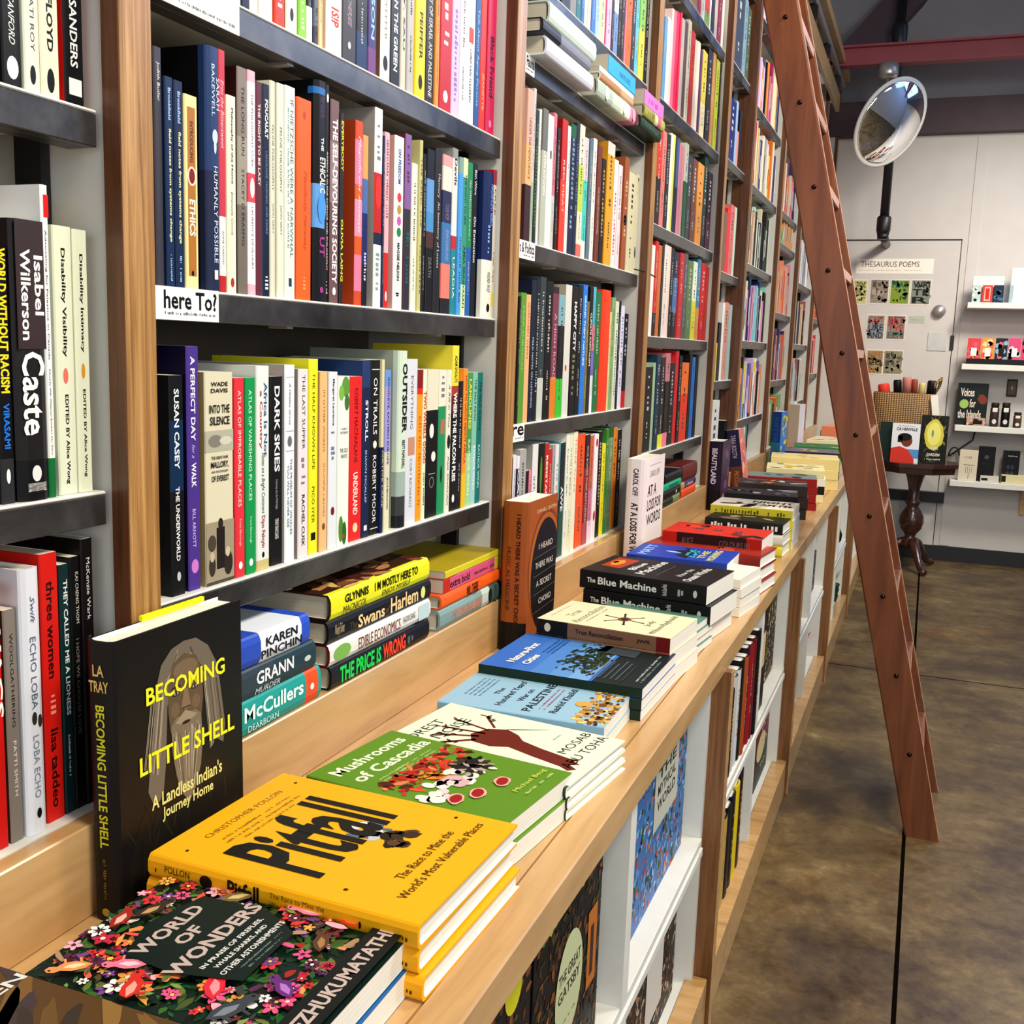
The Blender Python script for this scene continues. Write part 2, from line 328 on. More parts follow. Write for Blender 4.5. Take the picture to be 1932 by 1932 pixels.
def cname(c):
    r,g,b=[int(NAMED.get(c,c)[i:i+2],16)/255 for i in (0,2,4)]; mx,mn=max(r,g,b),min(r,g,b); L=(mx+mn)/2; S=0 if mx==mn else (mx-mn)/(1-abs(2*L-1)+1e-9)
    if mx<.2: return 'black'
    if mx-mn<.07 or S<.12: return 'white' if mn>.8 else 'pale grey' if mn>.62 else 'grey' if mn>.3 else 'charcoal'
    h=(0 if mx==r else 2 if mx==g else 4)+((g-b) if mx==r else (b-r) if mx==g else (r-g))/(mx-mn); h=(h*60)%360
    if h<14 or h>=345: return 'pink' if L>.62 else 'maroon' if L<.3 else 'red'
    if h<44: return 'cream' if L>.82 else 'peach' if L>.68 else 'orange' if S>.6 and L>.4 else 'tan' if L>.45 else 'brown'
    if h<70: return 'cream' if L>.7 else 'yellow' if S>.5 else 'olive'
    if h<160: return 'pale green' if L>.6 else 'green' if L>.22 else 'dark green'
    if h<195: return 'teal' if L<.6 else 'pale aqua'
    if h<255: return 'navy' if L<.3 else 'pale blue' if L>.75 else 'blue'
    if h<295: return 'lilac' if L>.65 else 'purple'
    return 'pink' if L>.5 else 'plum'
ORD=['','first','second','third','fourth','fifth','sixth','seventh','eighth','ninth','tenth']
def an(w): return ('an ' if w[0] in 'aeiou' else 'a ')+w
LABS=[]
def describe(items,phrase,kindw=None):
    """items: list of (root, colour words, thickness, hard)"""
    ds=[]
    for r,c,T,hd in items:
        ds.append((('slim ' if T<.014 else 'thick ' if T>.027 else '')+c+' '+('hardcover' if hd else 'paperback')))
    ph=phrase if phrase.startswith('on ') else phrase
    for i,(r,c,T,hd) in enumerate(items):
        L=items[i-1][1] if i else None; Rr=items[i+1][1] if i+1<len(items) else None
        same=[k for k,d in enumerate(ds) if d==ds[i]]
        if L is None: w='at the left end'
        elif Rr is None: w='at the right end'
        elif L==Rr: w='between two '+L+' books'
        else: w='between '+L+' and '+Rr+' books'
        key=lambda k:(items[k-1][1] if k else None, items[k+1][1] if k+1<len(items) else None)
        dup=[k for k in same if key(k)==key(i)]
        if len(same)==1: lab=ds[i]+', '+phrase
        elif len(dup)==1 and len((ds[i]+' '+w+', '+phrase).split())<=16: lab=ds[i]+' '+w+', '+phrase
        else:
            n=same.index(i)+1; lab=(ORD[n] if n<=10 else str(n)+'th')+' '+ds[i]+' from the left, '+phrase
        r['label']=lab
def room(y,z):
    i=max(k for k in range(9) if POST[k]-.03<=y or k==0); up=[q for q in SH[i] if q>z+.02]
    return min(up)-.036-z if up else .3
def shelf_row(zs,items,phrase,group,xs=-.692,dep=.145,xj=.004):
    rec=[]; ylast=-9; random.seed(int(zs*1000)+len(items))
    for it in items:
        u0,u1,top,spec=it[:4]; ex=it[4] if len(it)>4 else {}
        x=xs-random.uniform(0,xj)+ex.get('dx',0); y0=ypx(u0,x,zs); y1=ypx(u1,x,zs); bi=max(k for k in range(9) if POST[k]<=(y0+y1)/2 or k==0); y0=max(y0,ylast+.0004,POST[bi]+.002); y1=min(y1,POST[bi+1]-.0425 if bi!=4 else 4.008)
        if y1-y0<.004: continue
        T=y1-y0-.0004; ylast=y0+T
        z1=zs+top if top<1 else zpx(top,x,y0); Hh=min(max(z1-zs,.12),ex.get('hm',.275),room(y0,zs))
        hard=ex.get('h',False); nm='hardcover_book' if hard else 'paperback_book'
        root=empty(nm,(x,y0,zs+.0003)); M=Matrix.Translation((0,0,Hh))@UPR
        tx=ex.get('t'); 
        if tx is None and ex.get('a',1): 
            k=sum(hx(bands(spec)[0][1])[:3])/3; g_='4a4644' if k>.25 else 'c8c4bc'; tx=[('~',.1,.52,g_,.36,.62),('~',.64,.86,g_,.4,.58)]
        book_parts(root,M,Hh,dep*random.uniform(.92,1.05),T,spec,hard,ex.get('s'),None,PAGEC,texts(tx) if tx else None,ex.get('f'))
        bd=bands(spec); big=max(range(len(bd)),key=lambda i:bd[i][0]-(bd[i-1][0] if i else 0)); root['category']='book'; root['group']=group
        rec.append((root,ex.get('n') or cname(bd[big][1]),T,hard))
    describe(rec,phrase); return rec
# ================= the room =================
YW=7.27
def one(name,mat,boxes,bev=0,**k):
    m=MB()
    for b in boxes: m.box(*b,bev=bev)
    o=m.build(name,mat,k.get('parent'))
    if k.get('kind'): o['kind']=k['kind']
    return o
ST='structure'
one('floor',M_floor,[(-1.0,4.2,-3.6,YW+.1,-.05,0)],kind=ST)
one('wall_left',M_wall,[(-1.08,-.98,-3.6,YW+.1,0,5.6)],kind=ST)
one('wall_back',M_wall,[(-1.0,-.35,-3.7,-3.6,0,4.4),(2.1,4.2,-3.7,-3.6,0,4.4),(-.35,2.1,-3.7,-3.6,0,1.1),(-.35,2.1,-3.7,-3.6,2.9,5.6)],kind=ST)
one('wall_right',M_wall,[(4.2,4.3,-3.7,-2.4,0,5.6),(4.2,4.3,.5,YW+.1,0,5.6),(4.2,4.3,-2.4,.5,0,.8),(4.2,4.3,-2.4,.5,3.0,5.6)],kind=ST)
one('wall_far',M_wall,[(-1.08,4.3,YW,YW+.1,0,2.9)],kind=ST)
m=MB(); P_=[(YW+.1,2.72),(4.9,5.68),(-3.7,5.68),(-3.7,5.78),(4.85,5.78),(YW+.1,2.82)]; m.prism([(-1.1,a,b) for a,b in P_],[(4.3,a,b) for a,b in P_]); m.build('ceiling',M_ceil)['kind']=ST
def window(name,x0,x1,y0,y1,z0,z1,mat,n=3,ax='x'):
    r=empty(name,(0,0,0)); r['kind']=ST; m=MB(); m.box(x0,x1,y0,y1,z0,z1); m.build('window_glass',mat,r); f=MB(); t=.03
    for i in range(n+1):
        if ax=='x': c=x0+(x1-x0)*i/n; f.box(c-t,c+t,y0-.03,y1+.03,z0,z1)
        else: c=y0+(y1-y0)*i/n; f.box(x0-.03,x1+.03,c-t,c+t,z0,z1)
    for c in (z0,z1): f.box(x0-.03,x1+.03,y0-.03,y1+.03,c-t,c+t)
    f.build('window_frame',M_black,r)
r=empty('window_1',(0,0,0)); r['kind']=ST; sl=(5.68-2.72)/(4.9-YW-.1)
zz=lambda y,o: 2.72+(y-YW-.1)*sl-o
m=MB(); m.prism([(.85,7.15,zz(7.15,.03)),(.85,5.9,zz(5.9,.03)),(.85,5.9,zz(5.9,.01)),(.85,7.15,zz(7.15,.01))],[(3.9,7.15,zz(7.15,.03)),(3.9,5.9,zz(5.9,.03)),(3.9,5.9,zz(5.9,.01)),(3.9,7.15,zz(7.15,.01))]); m.build('window_glass',M_sky,r)
m=MB()
for xx in (.82,1.8,2.5,3.2,3.9): m.prism([(xx,7.08,zz(7.08,.06)),(xx,5.87,zz(5.87,.06)),(xx,5.87,zz(5.87,.0)),(xx,7.08,zz(7.08,.0))],[(xx+.05,7.08,zz(7.08,.06)),(xx+.05,5.87,zz(5.87,.06)),(xx+.05,5.87,zz(5.87,.0)),(xx+.05,7.08,zz(7.08,.0))])
m.build('window_frame',M_black,r)
window('window_2',4.24,4.26,-2.4,.5,.8,3.0,M_day,4,'y')
window('window_3',-.35,2.1,-3.66,-3.64,1.1,2.9,M_day,3)
one('baseboard_far',M_rub,[(-.95,4.2,YW-.015,YW,0,.095)],kind=ST)
one('trim_1',M_beam,[(-.98,4.2,YW-.09,YW,2.635,2.835)],kind=ST)          # dark beam along the far wall
# red steel beam with flanges
m=MB(); yb=6.62
za=at(1610,124.9,y=yb)[2]; zb=at(1597,88.6,y=yb)[2]
m.box(-.95,4.15,yb,yb+.012,za,zb); m.box(-.95,4.15,yb-.035,yb+.05,zb-.012,zb); m.box(-.95,4.15,yb-.03,yb+.05,za-.002,za+.008)
tag(m.build('trim_2',M_red),kind=ST)
m=MB(); a=at(1612,95,y=6.8); b=at(1745,-45,y=6.8); dx=.12
m.prism([(a[0]-dx,6.8,a[2]-.02),(a[0]+dx,6.8,a[2]-.02),(b[0]+dx,6.8,b[2]),(b[0]-dx,6.8,b[2])],[(a[0]-dx,6.9,a[2]-.02),(a[0]+dx,6.9,a[2]-.02),(b[0]+dx,6.9,b[2]),(b[0]-dx,6.9,b[2])])
tag(m.build('trim_3',M_beam),kind=ST)
# black drain pipe on the far wall
p0=at(1667,428,y=6.73)
r=empty('drain_pipe',(p0[0],6.73,p0[2])); tag(r,'black vertical pipe on the far wall running down behind the round mirror','pipe')
m=MB(); m.tube([(.0,0,.04),(.0,0,1.3)],.026); m.build('pipe',M_black,r)
m=MB(); m.lathe([(.034,-.04),(.04,-.02),(.04,.05),(.034,.06)]); m.lathe([(.03,-.07),(.034,-.04)]); m.build('elbow',M_black,r)
m=MB(); zc_=at(1690,72,y=6.73)[2]-p0[2]; m.lathe([(.038,zc_-.05),(.042,zc_-.03),(.042,zc_+.06),(.036,zc_+.08)]); m.build('coupling',M_black,r)
m=MB(); m.tube([(0,0,-.04),(0,.54,-.05)],.026); m.build('wall_stub',M_black,r)
# ================= bookcase wall =================
XF=-.687
POST=[-.15,.803,1.72,2.628,3.55,4.05,4.905,5.66,6.54,7.25]
SH={0:[1.121,1.451,1.78,2.11],1:[1.0,1.308,1.597,1.93,2.25],2:[1.124,1.448,1.757,1.888,2.2],3:[.995,1.303,1.586,1.892,2.199,2.5],4:[1.17,1.54,1.907,2.213,2.52],5:[1.008,1.318,1.611,1.903,2.186,2.5],6:[1.148,1.463,1.778,1.916,2.23,2.5],7:[1.015,1.33,1.649,1.95,2.25,2.5],8:[1.162,1.5,1.8,2.1,2.4]}
BLAB=['nearest bookcase bay, left of the first oak post','wide bookcase bay between the first and second oak posts','bookcase bay between the second and third oak posts','bookcase bay between the third and fourth oak posts','narrow bookcase bay with a dark post on its right','bookcase bay just left of where the ladder leans','bookcase bay behind the ladder, beside the bay with stacked books','second last bookcase bay, mostly hidden by the ladder','last bookcase bay, against the far wall']
SIGN={(1,1.308):('here To?','~and discoveries along the way'),(2,1.448):('t & Politics','~aaaaaaaaaaaa'),(2,1.757):('& Fauna','~bbbbbbbb'),(2,1.124):('re','~cccccc'),(3,1.586):(None,None),(3,1.303):(None,'~dd'),(1,1.597):(None,'~eeeee')}
SGW={(1,1.308):.116,(2,1.448):.118,(2,1.757):.083,(2,1.124):.095,(3,1.586):.05,(3,1.303):.05,(1,1.597):.145}
for i in range(9):
    ya=POST[i]; yb=POST[i+1]-.04; root=empty('bookcase',(-.687,ya,.742)); tag(root,BLAB[i],'bookcase',None); 
    if i in (3,5,6,7): root['group']='bookcase bays'
    def part(name,mat,boxes,parent=root,bev=0,c='w'):
        m=MB()
        for b in boxes: m.box(b[0]+.687,b[1]+.687,b[2]-ya,b[3]-ya,b[4]-.742,b[5]-.742,c,bev)
        return m.build(name,mat,parent)
    part('side_panel',M_side,[(-.93,-.6845,yb,yb+.0395,.742,2.93)])
    if i==0: part('side_panel',M_side,[(-.93,-.684,ya-.02,ya,.742,2.93)])
    part('back_panel',M_back,[(-.94,-.93,ya,yb,.742,2.93)])
    part('riser_board',M_mapleY,[(-.682,-.662,ya,yb,.742,.829)],bev=.0015)
    part('top_board',M_oak,[(-.93,-.665,ya,yb+.0395,2.93,2.95)])
    if i!=4:
        part('face_post',M_oak,[(-.683,-.665,yb,yb+.04,.742,2.95)],bev=.001); part('post_edge',M_oakd,[(-.6845,-.6665,yb-.0012,yb+.0005,.742,2.95)])  # oak front, with a thin darker strip on the post's near side
    else:
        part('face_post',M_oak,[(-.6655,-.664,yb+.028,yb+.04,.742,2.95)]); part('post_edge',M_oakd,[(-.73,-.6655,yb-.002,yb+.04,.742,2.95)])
    part('bracket_rail',M_black,[(-.775,-.745,yb-.012,yb-.001,.85,2.9)])
    b=part('base_shelf',M_white,[(-.93,-.683,ya+.001,yb-.001,.815,.829)])
    for z in SH[i]:
        s=part('shelf_board',M_white,[(-.93,-.699,ya+.002,yb-.013,z-.018,z),(-.7005,-.6865,ya+.006,yb-.006,z-.003,z)],bev=.001)
        f=part('steel_fascia',M_steel,[(-.70,XF,ya+.006,yb-.006,z-.031,z-.0032),(-.72,-.70,ya+.006,yb-.006,z-.031,z-.0285)],s,.0008)
        k=(i,z)
        if k in SIGN:
            t1,t2=SIGN[k]; q=MB(); wd=SGW[k]; y1=(.013 if i!=1 or z>1.5 else .004)+ (0); 
            q.box(.0002,.0014,y1,y1+wd,z-.742-.031,z-.742+.0005,'f4f4f0'); g=q.build('shelf_sign',M_paint,s)
            p=Pr().frame((.0014,y1,z-.742-.031),(0,1,0),(0,0,1))
            if t1: p.text(t1,wd*(.27 if i==1 else .34),.0105,wd*.97,.0285,'k','b')
            if t2: p.text(t2,wd*(.28 if i==1 else .5),.005,wd*.95,.008,'5a5a5a')
            if p.f: p.build('sign_lettering',M_print,s)
        mm=MB()
        for yy in (ya+.2*(yb-ya)+.08,ya+.75*(yb-ya)): mm.box(-.03,-.005,yy-ya,yy-ya+.012,z-.742-.034,z-.742-.028)
        mm.build('shelf_clip',M_brass,s)
# rail for the rolling ladder
r=empty('ladder_rail',(-.635,-.3,2.69)); tag(r,'pale wooden ladder rail with metal track along the top of the bookcase','rail')
m=MB(); m.box(-.022,.0,0,7.1,.01,.105,bev=.002); m.build('rail_board',M_maple,r)
m=MB(); m.box(-.03,.03,0,7.3,.262,.275); m.box(-.027,.03,0,7.35,.235,.262,bev=.002); m.build('cornice_board',M_maple,r)
m=MB(); m.tube([(.004,0,.175),(.004,7.2,.175)],.014); m.tube([(-.018,0,.21),(-.018,7.3,.21)],.009); m.build('track_pipe',M_brass,r)
for k in range(11):
    m=MB(); m.box(-.028,.012,.3+.66*k,.33+.66*k,.1,.17); m.build('rail_bracket',M_black,r)
# ================= counter =================
r=empty('counter_top',(-.48,-.3,.742)); tag(r,'long maple counter top running under the bookcases, with flat stacks of books','counter')
m=MB(); m.box(-.2,.145,-.1,7.5,-.042,0); m.build('counter_board',M_mapleY,r)
m=MB(); m.box(.1455,.185,-.1,7.5,-.042,0,bev=.002); m.build('front_edging',M_mapleY,r)
LP=[-.475,.705,1.885,3.065,4.25,5.44,6.63,7.2]
LN=['nearest low cabinet under the counter, holding puzzle boxes','second low cabinet from the front, with upright books and puzzle boxes','third low cabinet from the front, with a pink flower','fourth low cabinet from the front, with a green pot plant','fifth low cabinet from the front, behind the ladder','low cabinet before the last, hidden by the ladder','last short low cabinet by the far wall']
for i in range(7):
    ya=LP[i]; yb=LP[i+1]-.026; root=empty('base_cabinet',(-.312,ya,0)); tag(root,LN[i],'cabinet')
    def part(name,mat,boxes,bev=0,parent=root):
        m=MB()
        for b in boxes: m.box(b[0]+.312,b[1]+.312,b[2]-ya,b[3]-ya,b[4],b[5],bev=bev)
        return m.build(name,mat,parent)
    yc=(ya+yb)/2
    part('face_post',M_oakm,[(-.326,-.2843,yb,yb+.0245,0,.70)],bev=.001); part('post_edging',M_maple,[(-.2845,-.283,yb+.0005,yb+.024,0,.70)])
    part('base_rail',M_maple,[(-.330,-.2915,ya+.0005,yb-.0005,0,.103)],.0015)
    part('side_panel',M_white,[(-.62,-.318,ya+.001,ya+.02,.09,.70)]); part('side_panel',M_white,[(-.62,-.318,yb-.02,yb-.001,.09,.70)])
    part('back_panel',M_white,[(-.635,-.62,ya,yb,.05,.70)])
    part('bottom_shelf',M_white,[(-.62,-.331,ya+.02,yb-.02,.085,.10)])
    part('middle_shelf',M_white,[(-.62,-.315,ya+.02,yb-.02,.372,.387),(-.62,-.312,ya+.02,yb-.02,.354,.370)],.001)
    yc+=.018; part('divider',M_white,[(-.62,-.313,yc-.015,yc+.015,.387,.70)]); part('divider',M_white,[(-.62,-.313,yc-.015,yc+.015,.10,.354)])
# ================= ladder =================
r=empty('library_ladder',(.09,3.09,0)); tag(r,'tall red brown wooden rolling ladder leaning against the bookcases','ladder')
SL=-.2425; TZ=2.76
def stile(y0,y1):
    m=MB(); c=.004
    def sec(z): 
        x0=.043+SL*z-.09; x1=.129+SL*z-.09; return [(x0,y0+c-3.09,z),(x0+c,y0-3.09,z),(x1-c,y0-3.09,z),(x1,y0+c-3.09,z),(x1,y1-c-3.09,z),(x1-c,y1-3.09,z),(x0+c,y1-3.09,z),(x0,y1-c-3.09,z)]
    m.prism(sec(0),sec(TZ)); o=m.build('stile',M_ladder,r)
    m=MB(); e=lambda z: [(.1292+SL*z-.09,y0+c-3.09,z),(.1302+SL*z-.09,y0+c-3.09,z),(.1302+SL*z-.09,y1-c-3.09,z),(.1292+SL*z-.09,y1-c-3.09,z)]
    m.prism(e(.002),e(TZ)); m.build('stile_edge_glint',M_glint,o); return o  # added pale strip paints the window highlight on the stile front
stile(2.90,2.926); stile(3.251,3.277)
for k in range(12):
    z=.229+.2092*k; xc=.036-.2425*(z-.229)-.09; m=MB()
    m.box(xc-.042,xc+.034,2.926-3.09,3.251-3.09,z-.012,z+.012,bev=.002); t=m.build('tread',M_ladder,r); m=MB(); m.box(xc+.0342,xc+.0352,2.927-3.09,3.25-3.09,z-.010,z+.010); m.build('tread_edge_glint',M_glint,t)  # same painted highlight along the tread front
    m=MB()
    for s,yy in ((-1,2.90),(1,3.277)):
        n=8; vs=[(xc,yy-3.09+s*.006,z)]
        for q,(rr,d) in enumerate(((.0045,.004),(.0065,.0))):
            for j in range(10): a=2*PI*j/10; vs.append((xc+rr*math.cos(a),yy-3.09+s*d,z+rr*math.sin(a)))
        m.add(vs,[(0,1+j,1+(j+1)%10) for j in range(10)]+[(1+j,11+j,11+(j+1)%10,1+(j+1)%10) for j in range(10)],'w',True)
    m.build('bolt',M_bolt,t)
m=MB(); xt=.086+SL*TZ-.09
for yy in (2.913,3.264): m.box(xt-.02,xt+.05,yy-.008-3.09,yy+.008-3.09,TZ-.03,TZ+.11); m.lathe([(.012,-.01),(.016,0),(.012,.01)],o=(xt+.01,yy-3.09,TZ+.11))
m.build('rolling_hook',M_black,r)
# ================= convex mirror =================
c=Vector(at(1680,232,y=6.5)); vv=Vector(ray(1680,232)).normalized(); w0=Vector(R[0])*.896+Vector(R[1])*.444; w0=(w0-vv*w0.dot(vv)).normalized(); n=(-vv*.655+w0*.756).normalized()
r=empty('convex_mirror',tuple(c)); tag(r,'round convex security mirror hanging from the red steel beam','mirror'); q=n.to_track_quat('Z','Y').to_matrix().to_4x4(); RR=.242
m=MB(); prof=[]; 
for k in range(13): t=k/12; prof.append((max(.0005,RR*math.cos(t*PI/2)) if False else max(.0005,RR*(1-t)), .075*(1-(1-t)**2)))
m.lathe(prof,n=48); m.build('mirror_dome',M_chrome,r,q)
m=MB(); m.lathe([(RR+.001,-.012),(RR+.008,-.006),(RR+.008,.004),(RR-.004,.006)],n=48); m.build('mirror_rim',M_white,r,q)
m=MB(); m.lathe([(RR-.01,-.02),(RR-.03,-.025)],n=40); m.build('mirror_back',M_black,r,q)
hz=za-c[2]; hy=yb_=6.62-6.5; hp=at(1676,130,y=6.62)
m=MB(); m.tube([(hp[0]-c[0],hy,hz-.03),(hp[0]-c[0],hy-.02,hz-.16),(0,.03,.12),(0,.02,0)],.008); m.build('hanging_rod',M_brass,r)
m=MB(); m.lathe([(.05,-.075),(.058,-.06),(.058,0)],o=(hp[0]-c[0],hy,hz)); m.build('mounting_box',M_brass,r)
# ================= books on the shelves =================
# ---- nearest bay ----
G0='books in the nearest bay'
shelf_row(1.451,[(-60,-28,.2,'T'),(-27,1,.2,'w'),(1.5,6.5,.21,'5b3fa0'),(7,44,.22,'k',dict(t=[('WENDY SANFORD',.55,.85,'w',.35,.66,'i'),('@',.89,.97,'w',.2,.8)],n='black and white')),(45,79,.215,'dfe0cf',dict(t=[('ARUNDHATI ROY',.45,.85,'5a5a52',.4,.66),('@',.9,.97,'k',.32,.68)])),(79.5,115,.215,'e9e3c9',dict(t=[('GEORGE FLOYD',.35,.83,'k',.35,.68,'B'),('@',.89,.98,'k',.3,.7)],n='cream')),(124,161,.225,'15171c',dict(s='d8261c',t=[('BERNIE SANDERS',.42,.86,'e8e8e8',.3,.68,'b'),('#',.9,.96,'w',.2,.85)]))],'top shelf, nearest bay',G0)
shelf_row(1.121,[(-70,-30,.22,'o'),(-29,3,.21,'6b5aa0'),(5,31.5,.205,'k:.82/3a3a3c',dict(t=[('WORLD WITHOUT RACISM',.0,.56,'y',.2,.85,'B'),('VIRASAMI',.6,.78,'2f86e0',.3,.75,'b'),('@',.86,.92,'w',.35,.65)])),(33,92,411,'2a2526:.85/141214',dict(h=1,t=[('#',.0,.45,'4a3c3c',.06,.94),('Isabel',.12,.33,'w',.62,.9,'b'),('Wilkerson',.1,.42,'w',.2,.5,'b'),('Caste',.46,.76,'w',.14,.86,'b'),('@',.87,.93,'e',.35,.65),('RANDOM HOUSE',.935,.965,'e',.2,.8)],n='black')),(93,109,348,'f0f0ee:.68/w:.87/1d7a45',dict(t=[('#',.03,.1,'d8261c',.3,1),('Advocating for Palestine in Canada',.14,.55,'k',.3,.62),('Edited by Wills Wildeman Bueckert Abu Zahra',.58,.86,'4a4a4a',.3,.6)],n='white')),(114,149,424,'dfe3cd',dict(t=[('Disability Visibility',.08,.48,'k',.35,.62,'b'),('@',.52,.58,'e08070',.35,.62),('EDITED BY Alice Wong',.62,.96,'k',.36,.6,'b')],n='cream')),(149.5,177,432,'e4e8cf',dict(t=[('Disability Intimacy',.09,.46,'k',.35,.64,'b'),('@',.5,.56,'d8a24a',.35,.62),('EDITED BY Alice Wong',.6,.94,'k',.36,.62,'b')],n='cream'))],'middle shelf, nearest bay',G0)
shelf_row(.829,[(-80,-40,.2,'w'),(-39,-1,.2,'c'),(0,19,1106,'d01c1c',dict(t=[('WAGS',.1,.5,'w',.1,.95,'B')])),(23,47,1154,'8d857c',dict(s='5a4638',t=[('WOOLGATHERING',.1,.5,'k',.4,.65),('PATTI SMITH',.56,.8,'e8e4da',.4,.65)])),(50.7,87,1077,'dcdfe4',dict(h=1,t=[('Swift',.1,.2,'5f6c80',.4,.62,'i'),('ECHO LOBA',.25,.52,'6a7388',.32,.62),('@',.53,.58,'3f3a36',.3,.55),('@',.545,.595,'3f3a36',.6,.8),('LOBA ECHO',.62,.86,'8d95a5',.32,.62),('@',.9,.94,'k',.38,.62)],n='pale grey')),(91.7,124.5,1048,'d3281c',dict(t=[('three women',.1,.46,'3a0f0a',.3,.72,'b'),('~rrrrrrr',.52,.6,'f0a090',.35,.65),('lisa taddeo',.65,.95,'3a0f0a',.3,.72,'b')])),(126,145,1067.6,'0e3a3c',dict(t=[('THEY CALLED ME A LIONESS',.06,.6,'e',.35,.75,'b'),('~aaaaaa',.68,.85,'e',.4,.6)],n='dark teal')),(145.5,164,1053,'k',dict(t=[('KAI CHENG THOM',.06,.26,'c8c8c0',.5,.8),('I HOPE WE CHOOSE LOVE',.32,.7,'8a8a85',.4,.7)])),(166,188,1019,'1a1214',dict(t=[('McKenzie Wark',.07,.3,'e',.4,.7),('Love and Money, Sex and Death',.36,.82,'8f8a90',.4,.68)]))],'bottom shelf, nearest bay',G0)
# ---- bay 1 top shelf ----
G1='books in the wide bay'; k=lambda v:380+v/3.331
T=lambda s,c='k',a=.5,b=.92,st='': dict(t=[(s,a,b,c,.3,.72,st)])
shelf_row(1.597,[(k(200),k(250),.2,'w'),(k(255),k(305),.2,'n'),(k(308),k(358),.2,'efe9dd'),(k(365),k(450),.21,'e9e4d2'),(k(460),k(525),.2,'d8492c',T('~aaa','w',.7,.9)),(k(532),k(604),.2,'e6ddd0',dict(s='c99c80',t=[('@',.86,.93,'k',.35,.65)])),(k(607),k(660),.2,'93cc4e',T('~cc','w',.8,.95)),(k(665),k(699),.2,'k:.8/eeeeea'),(k(700),k(736),.21,'6a7488:.9/4a4f60',T('~ss','k',.8,.95)),(k(740),k(764),.2,'e8c99b'),(k(785),k(882),.21,'efece2',dict(s='d9c8b0',t=[('SOUL',.35,.62,'k',.4,.7,'b'),('1S!P',.74,.84,'d0322a',.3,.8,'B')])),(k(886),k(971),.215,'4b464b',dict(t=[('SIDDHARTHA MUKHERJEE',.3,.8,'b8a8b0',.3,.66,'i'),('@',.88,.92,'w',.4,.6)])),(k(975),k(1042),.22,'14161c:.8/1d3f6a'),(k(1048),k(1098),.215,'4d3f80:.85/7c4f8a',T('NELSON','9fd8f0',.35,.8,'b')),(k(1125),k(1183),.21,'eeece4',dict(s='8a6a52',t=[('PFEFFER',.5,.75,'7a7a78',.4,.62),('@',.84,.93,'k',.25,.75)])),(k(1187),k(1244),.21,'1c2230',T('ALAN THE GREEN','w',.35,.9,'b')),(k(1246),k(1281),.21,'cfcabd',T('SAY, SAU','k',.3,.75,'b')),(k(1290),k(1332),.215,'b8b7b4'),(k(1336),k(1403),.22,'f2d32a',dict(t=[('#',.1,.4,'w',.25,.75),('PEIFFER',.48,.76,'k',.35,.68,'b'),('@',.85,.94,'k',.3,.7)])),(k(1406),k(1456),.22,'2c2a2c',T('HISTORY OF ISRAEL AND PALESTINE','e',.2,.95)),(k(1458),k(1490),.21,'d79a4a'),(k(1495),k(1566),.215,'c0202c',dict(t=[('~rrrr',.3,.6,'w'),('@',.86,.94,'w',.3,.7)])),(k(1568),k(1612),.22,'d6bfe6',T('~pppppppp','9a7fb8',.3,.9)),(k(1614),k(1656),.22,'e4e2e4'),(k(1658),k(1706),.22,'eef0f2',dict(t=[('#',.36,.46,'e0503c',.2,.8),('CHRIS VAN TULLEKEN',.5,.85,'k',.35,.62,'b')])),(k(1708),k(1741),.22,'2f5f98',T('Talk About Aging Parents','9fd0f0',.2,.85)),(k(1743),k(1777),.22,'cf3a28',T('JEANETTE','f5b070',.6,.85,'b')),(k(1780),k(1836),.23,'c21f5c',dict(t=[('Black Friend',.35,.75,'2a0f1c',.3,.75,'b'),('@',.9,.95,'P',.35,.65)],n='magenta'))],'cut off top shelf, wide bay',G1)
